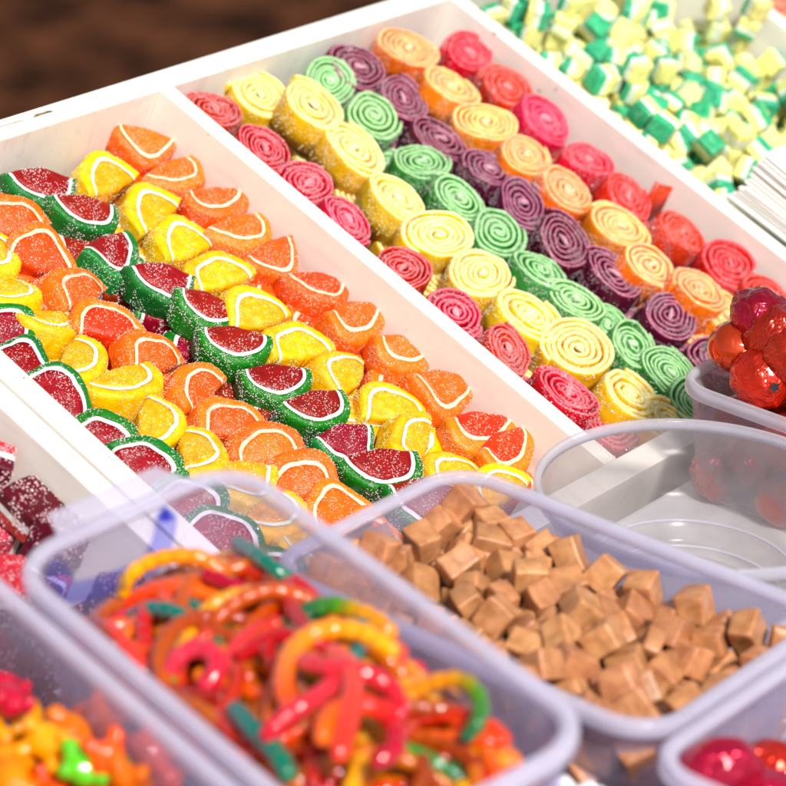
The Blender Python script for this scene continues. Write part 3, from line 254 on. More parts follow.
SIM['foil'] = '0,-398,-298,83,60,-57,-2,-56;0,-140,-296,79,0,-26,-92,28;0,68,-297,79,17,-76,59,-22;0,229,-296,81,45,0,88,12;0,390,-294,81,42,-60,-20,-65;0,-390,-106,80,28,54,70,-37;1,-225,-37,83,18,-73,-65,9;0,46,-133,80,7,-60,78,-14;1,206,-82,90,20,65,44,-59;1,388,-124,83,24,96,-14,-9;1,-352,94,81,6,54,84,-6;0,-155,150,80,14,-7,-96,24;1,31,98,87,40,-28,85,-20;0,198,84,81,47,-36,69,42;1,366,125,83,22,-92,-31,14;0,-392,296,80,86,-40,24,22;0,-227,298,83,38,-18,-64,64;0,8,296,82,54,-12,80,24;0,171,293,80,45,88,6,-9;1,385,298,91,62,-77,-16,-4;1,-272,-285,187,25,66,-41,-58;0,-33,-243,187,36,4,90,-23;0,117,-299,233,18,-35,42,-82;0,244,-201,211,43,-36,4,-82;1,388,-289,246,9,98,-14,15;0,-399,-174,229,18,78,38,-47;0,-91,-93,161,21,-47,2,-86;0,105,-110,226,93,-2,-34,-11;0,251,-42,246,12,-62,-63,45;1,399,-107,270,5,-75,-14,64;1,-261,179,201,21,-16,91,-33;0,-85,67,202,17,34,12,-92;0,50,143,255,51,-65,52,22;0,211,116,242,54,66,-35,-40;1,375,75,242,47,-24,14,-84;1,-387,293,248,32,-44,-78,-31;0,-105,259,188,52,-32,-58,54;0,42,301,244,63,28,-42,60;1,216,289,240,17,92,36,6;1,393,259,264,93,-12,33,7;1,-356,-290,352,7,-12,98,-12;0,-147,-297,292,85,-22,48,0;0,2,-297,354,79,60,-11,-1;1,149,-202,365,82,2,39,42;0,312,-225,375,75,-23,-60,16;1,-378,-13,219,8,0,71,-70;0,-233,-119,226,37,48,72,33;1,-26,-132,316,42,-22,86,-19;0,133,-24,361,18,-30,94,7;0,298,-62,401,79,29,-43,-34;0,-397,134,293,2,61,79,-5;1,-230,29,307,15,29,18,93;0,-29,34,350,10,32,-87,36;0,176,131,401,31,-13,-94,2;1,388,83,413,40,-68,-55,-26;0,-399,246,406,11,12,-98,5;0,-130,168,321,89,-7,-41,-17;0,48,233,389,73,2,28,62;1,236,294,409,17,45,-76,44;0,399,251,431,2,-87,-14,46;1,-393,-286,517,93,7,34,-9;1,-122,-260,458,35,74,30,48;0,31,-287,513,81,11,-40,-40;1,201,-297,497,31,-40,-76,-40;1,387,-286,512,25,-15,-10,-95;1,-387,10,406,60,-51,36,49;0,-301,-125,368,65,-4,0,-76;1,-141,-81,417,75,0,-50,-43;0,48,-112,469,13,38,-91,4;1,385,2,556,70,16,26,-64;0,-319,134,491,19,46,20,84;0,-166,83,451,36,-92,-14,9;0,23,107,485,48,-71,-24,-45;0,156,16,515,91,-22,-35,3;1,279,164,528,10,23,-87,43;1,-254,297,490,80,-58,-16,-6;0,-224,298,313,60,-48,2,64;0,-99,297,419,89,-10,-23,37;1,104,286,528,20,94,-26,1;1,388,297,597,24,28,46,-81;0,-239,-295,568,28,70,-3,-65;1,-227,-129,558,75,52,-16,-37;0,-54,-17,551,10,-6,30,95;1,242,-130,545,77,-9,-13,-62;1,397,-155,630,73,-33,-57,18;0,-392,-114,515,21,-44,75,45'
SIM['heart'] = '1,-312,-194,82,24,-92,30,-5;0,-121,-148,70,95,6,-4,-31;0,94,-203,70,2,-4,5,100;0,262,-302,70,1,61,79,7;0,452,-300,75,0,94,-24,-22;1,-506,146,79,75,8,0,66;1,-211,31,79,94,-1,-7,-35;0,55,-9,74,89,-14,-5,43;0,214,112,70,6,8,-100,3;0,390,22,71,98,4,-2,22;1,-410,315,90,22,-9,78,-58;0,-226,308,86,21,36,20,-89;0,-86,179,70,58,-5,-6,-81;1,151,287,83,11,95,-22,19;1,496,185,79,1,-59,-81,8;0,-487,-318,97,42,-79,-16,-42;1,-222,-107,204,36,73,48,-33;0,-26,-315,95,25,52,30,-76;0,127,-309,187,23,16,-89,-37;1,513,-298,211,18,-75,-58,26;1,-395,11,102,70,36,49,-39;1,-192,135,203,81,-12,16,56;1,58,136,168,13,15,-78,-59;1,229,-85,89,66,6,42,62;1,511,-118,92,86,-3,41,-29;1,-327,174,99,72,41,42,-38;1,-158,305,255,3,90,-37,24;1,-19,314,147,70,-36,-32,-53;0,223,302,226,41,-11,0,-91;0,502,324,161,49,78,32,-20;1,-517,-282,276,35,-44,-68,47;0,-359,-306,208,40,-71,-46,35;1,-183,-302,163,86,7,-25,45;1,109,-109,219,14,77,8,62;1,497,-131,274,8,10,86,-50;1,-441,-141,185,6,-36,27,89;1,-334,41,277,16,-10,-35,92;0,-52,154,300,4,79,-3,61;1,353,-186,176,13,53,-84,4;1,518,35,199,28,-70,-8,-65;0,-515,75,239,40,-74,-8,-54;1,-268,210,340,48,-40,76,-18;1,57,306,317,49,-7,-80,35;1,332,256,99,32,-58,7,74;1,386,316,310,22,47,70,-49;0,-398,-207,353,8,-79,-57,22;1,-242,-304,322,26,86,42,-10;0,-45,-171,217,36,-24,89,13;1,236,-195,302,78,-33,-42,33;1,365,-313,318,69,31,-64,16;1,-505,-63,330,23,-54,74,32;0,-256,-94,380,68,20,-47,-52;0,-66,-5,184,82,25,-19,47;0,303,34,190,93,2,-16,-34;1,405,3,333,83,46,-15,30;0,-391,326,275,56,74,31,-23;1,-437,178,360,29,-82,12,48;1,258,178,344,32,-47,-54,-62;1,162,52,285,63,27,-72,-10;1,421,170,247,56,-20,-59,-54;1,-506,-310,460,38,19,89,-17;1,-113,-172,356,92,14,-32,-19'
SIM['bear'] = '0,-589,-195,50,64,-64,-31,31;0,-412,-188,50,2,2,-71,-71;0,-218,-172,50,43,-43,-56,56;0,-57,-188,90,51,-49,51,49;0,274,-226,90,19,68,-19,68;0,409,-260,90,71,0,71,0;0,594,-162,40,76,0,0,65;0,-597,81,40,58,0,0,-81;0,-448,-7,90,17,-69,-17,-69;0,-141,-5,40,0,-98,18,0;0,79,-65,40,0,-23,-97,0;0,165,30,100,46,-64,30,54;0,426,-44,40,0,54,84,0;0,606,29,90,52,48,-52,48;0,-615,252,90,60,38,60,-38;0,-459,162,40,0,-69,72,0;0,-258,171,50,11,-11,-70,70;0,-57,115,50,70,-70,10,-10;0,313,215,50,46,46,-54,-54;0,420,254,90,70,6,70,-6;0,636,236,90,63,-33,63,33;0,-547,-58,90,48,52,-48,52;0,-510,-193,140,74,0,0,67;0,-173,-200,190,45,55,-45,55;0,-50,-270,90,50,-50,50,50;0,284,-270,230,0,0,71,-71;0,305,-112,50,69,-69,16,-16;0,602,-188,130,69,-69,-16,16;0,-555,153,170,13,-71,61,31;0,-315,78,78,14,22,2,97;0,-56,-37,120,75,0,0,-67;0,47,-53,120,67,0,0,75;0,98,-18,213,8,53,83,13;0,276,71,98,11,-81,16,55;0,465,40,120,3,0,0,100;0,-660,244,270,0,71,0,71;0,-444,208,130,47,-47,53,-53;0,-162,197,149,9,-10,68,-72;0,-7,216,90,54,-45,54,45;0,173,194,50,46,46,53,53;0,384,146,145,71,-70,11,-1;0,551,141,90,54,46,-54,46;0,-639,-270,190,50,50,50,-50;0,-338,-253,138,5,1,-100,-7;0,-172,-220,370,70,-10,70,10;0,-64,-212,270,48,52,48,-52;0,158,-202,94,34,-32,84,-28;0,448,-172,216,26,-48,39,-75;0,510,-247,269,6,-59,4,-81;0,-650,-102,90,50,50,-50,50;0,-415,-7,242,24,-72,62,-21;0,-169,-58,173,6,-47,-72,51;0,-39,-82,253,9,-90,20,38;0,60,-33,295,29,13,60,74;0,293,-19,180,64,-70,-32,4;0,565,-70,156,19,-18,85,46;0,-526,269,390,26,25,66,-66;0,-429,262,270,46,54,-46,54;0,-128,216,238,70,-2,3,71;0,19,260,220,0,0,-100,0;0,186,176,190,71,4,71,-4;0,370,142,247,26,18,-65,-69;0,646,223,277,33,-64,-63,-30;0,-541,-209,220,0,41,91,0;0,-271,-258,263,51,-44,49,56;0,-196,-207,550,70,-6,-70,-6;0,96,-260,187,21,0,98,0;0,132,-163,226,74,-66,-11,-4;0,378,-116,173,69,48,52,15;0,598,-266,414,68,-66,-22,-23;0,-597,-99,315,46,85,-23,13;0,-532,-5,243,77,28,-33,-47;0,-220,-44,312,89,-2,46,2;0,-126,-38,340,14,-65,66,-35;0,-8,-51,420,60,-8,-77,-21;0,297,8,291,7,-21,70,68;0,638,-209,220,0,-75,-66,0;0,-449,256,514,30,27,-64,65;0,-425,155,243,10,2,-96,-26;0,-300,146,172,56,-31,-45,63;0,-27,135,218,63,34,-34,62;0,91,175,286,16,-60,75,20;0,148,39,332,39,-71,-5,58;0,276,212,359,60,-54,59,8;0,-660,31,170,71,0,71,0;0,-415,-187,270,86,40,1,-32;0,-187,-213,690,44,-44,56,-56;0,85,-261,281,18,-12,68,70;0,75,-154,318,74,-64,4,-17;0,299,-85,303,33,-11,94,4;0,337,-223,370,69,15,-69,15;0,-655,134,169,73,-1,69,-1;0,-300,-27,262,55,65,50,-11;0,-262,-132,190,28,65,28,-65;0,-164,-28,413,72,-34,-16,59;0,229,-105,356,24,-26,-22,91;0,444,-105,291,8,55,79,-26;0,493,24,232,94,-27,-1,-22;0,-230,246,371,29,91,9,-27;0,-241,217,260,68,18,22,68;0,-218,121,390,40,-12,78,-47;0,9,117,344,94,25,-7,24;0,216,110,372,4,43,83,-36;0,212,270,150,71,71,0,0;0,503,248,243,86,-18,47,10;0,-611,-202,368,34,-74,58,-3;0,-357,100,314,10,-33,-87,-35;0,-317,-109,400,14,38,85,34;0,1,-260,399,0,4,0,100;0,246,-270,370,50,-50,50,50;0,548,150,278,49,-34,78,21;0,606,-156,300,89,0,0,-46;0,-612,49,340,23,77,-51,-30;0,-504,67,319,42,-22,-35,81;0,-365,73,412,79,40,-15,43;0,9,-160,420,7,1,69,72;0,-5,26,541,15,69,69,-14;0,246,270,547,45,45,-54,54;0,648,48,240,22,67,-68,19;0,-25,266,420,72,69,3,-5;0,-341,192,372,28,88,10,-38;0,-38,266,321,70,-72,3,5;0,8,68,408,4,-20,-94,-26;0,151,254,451,2,68,-2,-73;0,350,263,277,63,-54,-42,-36;0,486,117,330,43,52,12,-73;0,-638,-203,456,71,3,-34,62;0,-403,-155,370,9,81,42,-39;0,-250,23,456,29,31,-8,-90;0,267,-243,510,71,71,4,4'
# ------------------------------------------------------------------ materials in use
M_white = paint_mat('white_paint', (.80, .765, .70), .7)
M_white2 = paint_mat('old_white_paint', (.8, .78, .72), .8)
M_chip = plain_mat('bare_wood', (.12, .07, .03), (.3, .2, .1), 300)
M_ground = plain_mat('brown_earth', (.010, .004, .002), (.085, .028, .013), 9, 1.0, bump=.6, stretch=(1, 1, 1))
for n_ in M_ground.node_tree.nodes:
    if n_.type == 'BSDF_PRINCIPLED': n_.inputs['Specular IOR Level'].default_value = .05
    if n_.type == 'TEX_NOISE': n_.inputs['Roughness'].default_value = .62
M_counter = plain_mat('counter_paint', (.6, .6, .6), (.74, .74, .73), 60, .5)
M_stand = plain_mat('stand_wood', (.12, .07, .04), (.25, .16, .09), 30, .7, stretch=(.3, 3, 3))
G_white = grain_mat('sugar_white', (.95, .93, .9))

# ------------------------------------------------------------------ setting
g = bmesh.new(); bmesh.ops.create_grid(g, x_segments=60, y_segments=60, size=1500)
for v in g.verts: v.co.z = noise.noise(v.co * .02) * 3
o = link('ground', to_mesh('ground', g, M_ground)); put(o, LEVEL, (-300, 200, -92)); tag(o, kind='structure')

def boards(parent, name, boxes, mat, bev=.06):
    bm = bmesh.new()
    for b in boxes: box_bm(bm, *b, bev=bev)
    return link(name, to_mesh(name, bm, mat, smooth=False), parent)

t = put(link('market_counter', None), LEVEL, (40, 0, -9.0))
tag(t, 'pale grey counter carrying the plastic tubs in front of the trays', 'counter')
boards(t, 'counter_top', [(-18.0, 70, -60, 60, -2.5, 0)], M_counter, .2)
for sx, sy in ((-14, -55), (-14, 55), (65, -55), (65, 55)):
    boards(t, 'leg', [(sx - 2, sx + 2, sy - 2, sy + 2, -82, -2.52)], M_stand, .2)

s = put(link('tray_stand', None), TRAY, (0, 0, 0))
tag(s, 'brown wooden stand holding up the leaning sweet trays', 'stand')
boards(s, 'sloping_shelf', [(-1.5, 19.5, -34, 46, -7.0, -5.75)], M_stand, .1)
for sx, sy in ((0, -32), (0, 44), (18, -32), (18, 44)):
    bm = bmesh.new(); box_bm(bm, -1.5, 1.5, -1.5, 1.5, -84, 0, .1)
    l = link('leg', to_mesh('leg', bm, M_stand, smooth=False), s)
    p = TRAY @ (Vector((sx, sy, -8.2)) * CM)
    l.matrix_world = TRAY.inverted() @ Matrix.Translation(p) if False else Matrix.Identity(4)
    l.matrix_local = TRAY.inverted() @ Matrix.Translation(p)

def tray(name, label, y0, y1, dividers, right=True):
    r = put(link(name, None), TRAY, (0, 0, 0)); tag(r, label, 'tray')
    e = boards(r, 'end_board', [(-.56, 0, y0, y1, -5, 0)], M_white)
    boards(e, 'rim_strip', [(-.98, -.65, y0, y1, -5.1, -.05)], M_white2, .08)
    boards(r, 'side_board', [(.003, 22, y0, y0 + .9, -5, -.002)], M_white)
    boards(r, 'side_board', [(.003, 22, y1 - .8, y1, -5, -.002)], M_white)
    for a, b in dividers:
        boards(r, 'divider', [(.003, 22, a, b, -5, -.002)], M_white, .05)
    boards(r, 'front_board', [(22.003, 22.9, y0, y1, -5, 0)], M_white)
    boards(r, 'base', [(-.9, 22.8, y0 + .05, y1 - .05, -5.6, -5.12)], M_white2)
    return r, e
big, big_end = tray('wooden_tray', 'large white painted wooden tray divided for jelly slices, sour rolls and mint cubes', -16.45, 44.0,
                    [(0.05, .75), (17.35, 18.1), (32.4, 33.2)])
small, _ = tray('wooden_tray', 'white painted tray of pink and plum cubes at the left, behind the worm tub', -34, -16.62, [])
random.seed(5)
def chip(px, py, rx, ry, z=.012, parent=big_end):
    c = at(px, py, 0); bm = bmesh.new(); vs = []
    for k in range(13):
        a = k / 13 * 6.283; r = .55 + random.random() * .6
        vs.append(bm.verts.new((c.x + math.cos(a) * rx * r, c.y + math.sin(a) * ry * r, z)))
    bm.faces.new(vs)
    link('paint_chip', to_mesh('paint_chip', bm, M_chip, smooth=False), parent)
chip(43, 113, .10, .42, -.03); chip(50, 111, .05, .2, -.03);  
for q in ((24, 378), (109, 457), (73, 456), (495, 33), (508, 36), (760, 236), (480, 10), (489, 27), (529, 54)):
    chip(*q, random.uniform(.04, .1), random.uniform(.02, .06))
for q in ((20, 121.5), (8, 124.5), (95, 98), (180, 68), (265, 42), (330, 21), (240, 51)):
    chip(*q, random.uniform(.006, .013), random.uniform(.25, .8))

# ------------------------------------------------------------------ sugar grains
def grains_mesh(name, me_list, count, size, mat, seed, zmin=-99):
    """tiny crystals scattered over the surface of the given (cm-scaled) meshes"""
    rnd = random.Random(seed); tris = []; tot = 0
    for me in me_list:
        me.calc_loop_triangles()
        for lt in me.loop_triangles:
            a, b, c = [me.vertices[i].co for i in lt.vertices]
            if (a.z + b.z + c.z) / 3 < zmin * CM: continue
            ar = (b - a).cross(c - a).length; tot += ar; tris.append((tot, a, b, c, lt.normal.copy()))
    import bisect
    keys = [t_[0] for t_ in tris]
    V = []; Fc = []
    base = [Vector(q) for q in ((1,0,0),(-1,0,0),(0,1,0),(0,-1,0),(0,0,1),(0,0,-1))]
    fc = ((0,2,4),(2,1,4),(1,3,4),(3,0,4),(2,0,5),(1,2,5),(3,1,5),(0,3,5))
    for i in range(count):
        _, a, b, c, nrm = tris[min(len(tris) - 1, bisect.bisect(keys, rnd.random() * tot))]
        u, v = rnd.random(), rnd.random()
        if u + v > 1: u, v = 1 - u, 1 - v
        p = a + (b - a) * u + (c - a) * v + Vector(nrm) * size * .3 * CM
        if noise.noise(p * 130 + Vector((seed, 0, 0))) < -.12 + rnd.random() * .22: continue
        q = Euler((rnd.random() * 6, rnd.random() * 6, rnd.random() * 6)).to_matrix()
        s_ = size * CM * rnd.uniform(.4, 1) ** 1.5 * 1.7
        k = len(V)
        for w in base: V.append(p + q @ (Vector((w.x, w.y * .8, w.z * .7)) * s_))
        for f_ in fc: Fc.append((k + f_[0], k + f_[1], k + f_[2]))
    me = bpy.data.meshes.new(name); me.from_pydata([tuple(v) for v in V], [], Fc); me.materials.append(mat)
    return me

# ------------------------------------------------------------------ fruit slices
HALF = .90
def slice_part(rho0, rho1, T, rx, ry, mat, name, seed, sink=0.0):
    """one layer (flesh, pith or rind) of a half-moon jelly, thickness T, outline half-ellipse rx x ry"""
    th = [0, .02, .06, .12, .2, .32] + [.32 + (math.pi - .64) * k / 22 for k in range(1, 22)]
    th = th + [math.pi - a for a in (.32, .2, .12, .06, .02, 0)]
    nr = 7
    rs = [rho0 + (rho1 - rho0) * (math.sin((k / nr) * math.pi / 2) if rho1 > .95 else k / nr) for k in range(nr + 1)]
    if rho0 == 0: rs[0] = .02
    r0 = .22
    bm = bmesh.new()
    def drop(d): return r0 - math.sqrt(max(0, r0 * r0 - max(0, r0 - d) ** 2)) if d < r0 else 0
    def outl(a):   # slightly pointed half moon
        b_ = math.pi / 2 + (a - math.pi / 2) * HALF
        c, s_ = math.cos(b_), math.sin(b_)
        k = 1 + .06 * math.sin(3 * a + seed) + .03 * math.sin(5 * a + 2 * seed)
        return Vector((c * rx * k, s_ * ry * k, 0))
    top = []; bot = []
    for r in rs:
        rt = []; rb = []
        for a in th:
            p = outl(a) * r
            de = (1 - r) * min(rx, ry)
            fl = r * rx * math.sin(min(a, math.pi - a) * HALF) + .001
            d = drop(min(de, fl)) if rho1 > .95 else drop(fl)
            z = T / 2 - d - sink
            bul = .06 * math.sin(a * 1.0) * r
            p.y += 0
            rt.append(bm.verts.new((p.x, p.y, z + bul * .5)))
            zb = -T / 2 + d * .8 + sink
            rb.append(bm.verts.new((p.x * 1.03, p.y * 1.03 - .03, zb)))
        top.append(rt); bot.append(rb)
    n = len(th)
    for i in range(len(rs) - 1):
        for j in range(n - 1):
            bm.faces.new((top[i][j], top[i + 1][j], top[i + 1][j + 1], top[i][j + 1]))
            bm.faces.new((bot[i][j + 1], bot[i + 1][j + 1], bot[i + 1][j], bot[i][j]))
    for i in (0, len(rs) - 1):
        for j in range(n - 1):
            q = (top[i][j], bot[i][j], bot[i][j + 1], top[i][j + 1])
            bm.faces.new(q if i else q[::-1])
    for j in (0, n - 1):
        for i in range(len(rs) - 1):
            q = (top[i][j], bot[i][j], bot[i + 1][j], top[i + 1][j])
            bm.faces.new(q if j == 0 else q[::-1])
    bmesh.ops.recalc_face_normals(bm, faces=bm.faces)
    for v in bm.verts:
        v.co.z += .10 * math.sin(v.co.x * 1.1 + seed) * (1 if v.co.z > 0 else .3) - .16 * max(0, v.co.y - .9)
        v.co += noise.noise_vector(v.co * .8 + Vector((seed * 3.1, 0, 0))) * .12 + noise.noise_vector(v.co * 3 + Vector((seed, 5, 0))) * .035
    return to_mesh(name, bm, mat)

KIND = {
    'melon': (sugar_mat('melon_flesh', (.27, .001, .004), .10, .3), sugar_mat('melon_pith', (.88, .78, .74), .1, .2), sugar_mat('melon_rind', (.004, .16, .010), .14, .25)),
    'lemon': (sugar_mat('lemon_flesh', (.88, .40, .0), .1, .4, radius=(1, .8, .1)), sugar_mat('lemon_pith', (.96, .93, .7), .1, .2), sugar_mat('lemon_rind', (.92, .50, .0), .1, .4, radius=(1, .8, .1))),
    'orange': (sugar_mat('orange_flesh', (.86, .085, .002), .14, .4, radius=(1, .4, .1)), sugar_mat('orange_pith', (.93, .62, .42), .1, .2), sugar_mat('orange_rind', (.9, .15, .003), .14, .4, radius=(1, .4, .1))),
}
GR = {'melon': grain_mat('melon_sugar', (.90, .80, .78)), 'lemon': grain_mat('lemon_sugar', (.98, .86, .32)), 'orange': grain_mat('orange_sugar', (.97, .62, .4))}
SL = {}
for kd in KIND:
    SL[kd] = []
    for v_ in range(6):
        sd = v_ * 1.9 + len(kd)
        rx, ry, T = 1.6 + .1 * (v_ % 2), 2.05 + .12 * (v_ // 2 % 2), 1.3
        rin = (.74 if kd == 'melon' else .70) + .03 * (v_ % 3 - 1)
        a = slice_part(0, rin, T, rx, ry, KIND[kd][0], 'flesh', sd, .0)
        b = slice_part(rin, rin + .085, T, rx, ry, KIND[kd][1], 'pith', sd, .012)
        c = slice_part(rin + .085, 1.0, T, rx, ry, KIND[kd][2], 'rind', sd, .0)
        gm = grains_mesh('sugar_coating', [a, c], 2900 if kd != 'lemon' else 2500, .026, GR[kd], v_ + 3, -.5)
        SL[kd].append((a, b, c, gm))
def az_of(ix, iy, z=0):
    """azimuth in the tray plane of an image direction (y down)"""
    a = at(393, 300, 0); b = at(393 + ix * 20, 300 + iy * 20, 0)
    return math.atan2(b.y - a.y, b.x - a.x)
nsl = 0
def fruit_slice(kd, px, py, ang, tau, z, label, group, roll=0, sc_=1.0):
    """ang: image angle (degrees, clockwise from right) in which the rind points"""
    global nsl; nsl += 1
    a, b, c, gm = random.choice(SL[kd])
    r = link('jelly_slice', None); tag(r, label, 'jelly slice', group)
    ctr = at(px, py, z)
    az = az_of(math.cos(rad(ang)), math.sin(rad(ang)))
    R = Euler((0, 0, az - math.pi / 2)).to_matrix() @ Euler((rad(tau), rad(roll), 0)).to_matrix()
    loc = ctr - R @ Vector((0, 1.1, .6))
    put(r, TRAY, loc, R, (sc_, sc_, sc_))
    for nm, me in (('flesh', a), ('pith', b), ('rind', c)): link(nm, me, r)
    k = link('sugar_coating', gm, r); k['kind'] = 'stuff'
    return r
ROWS = [
 ('melon', 'the melon row along the left board', -62, 22, [(8,313),(28,349),(66,384),(110,424),(156,452)], -1.35),
 ('lemon', 'the left-hand lemon row', 35, 4, [(4,255),(24,290),(58,320),(94,358),(134,382),(171,422),(212,448)], -1.35),
 ('orange', 'the middle orange row', -128, 24, [(8,207),(42,240),(75,277),(109,311),(152,340),(193,372),(228,408),(264,432),(297,467),(335,496)], -1.3),
 ('melon', 'the right-hand melon row', 58, -15, [(47,190),(90,217),(124,254),(167,287),(210,313),(237,347),(280,386),(325,414),(356,450),(388,474)], -1.25),
 ('lemon', 'the right-hand lemon row', -135, 20, [(103,163),(146,197),(180,229),(214,261),(254,300),(295,332),(338,362),(388,392),(409,428),(448,461),(492,474)], -1.25),
 ('orange', 'the orange row along the divider', 58, -10, [(148,147),(185,177),(221,203),(249,235),(285,262),(323,291),(365,323),(410,354),(450,393),(487,431),(518,455)], -1.3),
]
DESC = {'melon': 'watermelon slice', 'lemon': 'yellow lemon slice', 'orange': 'orange slice'}
random.seed(21)
for kd, rowname, ang, tau, pts, z in ROWS:
    for i, (px, py) in enumerate(pts):
        lab = f"{DESC[kd]}, {ORD[i] if i else 'backmost'}{' from the back' if i else ''} in {rowname}"
        fruit_slice(kd, px, py, ang + random.uniform(-24, 24), tau + random.uniform(-7, 9), z + random.uniform(-.12, .12), lab, 'sugared jelly slices in rows', random.uniform(-12, 12), random.uniform(.77, .88))
    st0 = at(*pts[0], z); st1 = at(*pts[-1], z); stp = (st1 - st0) / (len(pts) - 1); q = st1 + stp
    while q.x < 20.9:
        r = fruit_slice(kd, 0, 0, ang + random.uniform(-24, 24), tau + random.uniform(-7, 9), z, f"{DESC[kd]} ending {rowname}, behind a tub", f'{kd} slices at the near end of {rowname}')
        R = r.matrix_world.to_3x3().normalized()
        Rt_ = TRAY.inverted().to_3x3() @ R
        r.matrix_world = TRAY @ Matrix.Translation((q - Rt_ @ Vector((0, 1.1, .6))) * CM) @ Rt_.to_4x4() @ Matrix.Scale(.9, 4)
        q = q + stp
    # the layer underneath, half a step along
    for i in range(len(pts)):
        px, py = pts[i]; qx, qy = pts[i + 1] if i + 1 < len(pts) else (px + 38, py + 32)
        m = at((px + qx) / 2, (py + qy) / 2, z)
        if m.x > 21: continue
        r = fruit_slice(kd, 0, 0, ang + 180 + random.uniform(-30, 30), random.uniform(-10, 12), z, f"half hidden {DESC[kd]} lying underneath {rowname}", f'{kd} slices in the lower layer of {rowname}')
        R = r.matrix_world.to_3x3().normalized()
        r.matrix_world = TRAY @ Matrix.Translation(Vector((m.x, max(-14.0, min(-1.3, m.y)), -3.0)) * CM) @ (TRAY.inverted().to_3x3() @ R).to_4x4()

# ------------------------------------------------------------------ sour belt rolls
def roll_mesh(R, H, turns, seed, mats, ecc, WP=.3):
    rnd = random.Random(seed)
    n = int(turns * 34); pitch = (R - .12) / turns; tk = pitch * .93
    bm = bmesh.new(); rings = []
    ph = rnd.random() * 6
    for i in range(n + 1):
        a = i / 34 * 2 * math.pi
        r = .12 + pitch * a / (2 * math.pi)
        wob = 1 + .055 * math.sin(2 * a + ph) + .02 * math.sin(3 * a + ph * 2) + .02 * math.sin(a * .7 + ph)
        nz = noise.noise(Vector((math.cos(a) * r * 1.3, math.sin(a) * r * 1.3, seed * 2.3)))
        r = r * wob + .10 * nz
        top = H + .16 * noise.noise(Vector((a * .35, seed, 0))) + .04 * noise.noise(Vector((a * 2.5, seed, 3))) + .05 * (1 - r / R) * math.sin(seed)
        d = Vector((math.cos(a), math.sin(a), 0)); d2 = Vector((d.x * (1 + ecc), d.y * (1 - ecc), 0))
        j = rnd.uniform(-.012, .012)
        prof = [(.5, 0), (.5, top * .5), (.5, top - .09 - tk * .2), (WP, top - .02), (0, top + .015 + j), (-WP, top - .02), (-.5, top - .09), (-.5, 0)]
        rings.append([bm.verts.new(d2 * (r + s_ * tk) + Vector((0, 0, z_))) for s_, z_ in prof])
    k = len(rings[0])
    for i in range(n):
        for j in range(k):
            f_ = bm.faces.new((rings[i][j], rings[i + 1][j], rings[i + 1][(j + 1) % k], rings[i][(j + 1) % k]))
            f_.material_index = 1 if j in (3, 4) else 0
    bm.faces.new(rings[0]); bm.faces.new(rings[-1][::-1])
    bmesh.ops.recalc_face_normals(bm, faces=bm.faces)
    r_ = bmesh.ops.create_uvsphere(bm, u_segments=14, v_segments=8, radius=1)
    for v in r_['verts']:
        v.co = Vector((v.co.x * .24 * (1 + ecc) + v.co.y * .1, v.co.y * (.10 + .08 * (seed % 3) / 2), v.co.z * .12 + H - .03)); v.co += noise.noise_vector(v.co * 3 + Vector((seed, 0, 0))) * .09
        for f_ in v.link_faces: f_.material_index = 2
    return to_mesh('belt', bm, mats)
RC = {
 'red': ((.46, .002, .012), (.78, .12, .16)),
 'yellow': ((.86, .50, .006), (.94, .83, .34)),
 'green': ((.035, .25, .035), (.38, .66, .30)),
 'purple': ((.08, .002, .022), (.42, .13, .22)),
 'orange': ((.88, .19, .004), (.94, .50, .20)),
 'scarlet': ((.64, .004, .006), (.80, .085, .11)),
}
RM = {}
for ci, (c, (b_, p_)) in enumerate(RC.items()):
    mats = [sugar_mat(c + '_belt', b_, .1, .35), sugar_mat(c + '_belt_edge', p_, .22, .3, bump=.7), sugar_mat(c + '_belt_core', tuple(.8 * q + .13 for q in p_), .25, .3)]
    gm_ = grain_mat(c + '_belt_sugar', tuple(.3 + .62 * q for q in p_))
    RM[c] = []
    R = {'yellow': 1.34, 'orange': 1.18, 'green': 1.12, 'purple': 1.2, 'red': 1.14, 'scarlet': 1.18}[c]
    WP = {'yellow': .36, 'orange': .38, 'green': .3, 'purple': .2, 'red': .26, 'scarlet': .3}[c]
    for v_ in range(7):
        me = roll_mesh(R, 1.3, 4.6 + .3 * v_, ci * 7 + v_ + 1, mats, (.0, .1, -.08, .07, -.05, .12, .08)[v_], WP)
        gr = grains_mesh('sugar_coating', [me], 8000, .027, gm_, ci * 5 + v_, .3)
        RM[c].append((me, gr, R))
RR = [
 ('red', 'the red row along the left divider', [(215,108),(265,147),(308,182),(349,219),(403,267),(456,312),(509,348),(569,391),(612,424)], -.55),
 ('yellow', 'the yellow roll row', [(261,94),(313,103),(355,147),(400,197),(440,234),(482,272),(530,313),(579,347),(631,393),(671,420)], -.6),
 ('green', 'the green roll row', [(331,79),(374,115),(422,160),(460,197),(499,232),(541,269),(577,299),(634,343),(671,372),(693,402)], -.75),
 ('purple', 'the plum purple row', [(360,66),(403,97),(441,138),(490,168),(524,202),(564,240),(615,273),(671,314)], -.75),
 ('orange', 'the orange roll row', [(409,47),(452,84),(486,121),(526,154),(569,189),(621,225),(652,264),(701,289),(730,317)], -.5),
 ('scarlet', 'the scarlet row along the right divider', [(470,51),(508,86),(547,118),(589,158),(629,194),(684,231),(731,262),(769,294)], -.8),
]
RD = {'red': 'crimson roll', 'yellow': 'yellow roll', 'green': 'green roll', 'purple': 'dark purple roll', 'orange': 'orange roll', 'scarlet': 'bright red roll'}
random.seed(9)
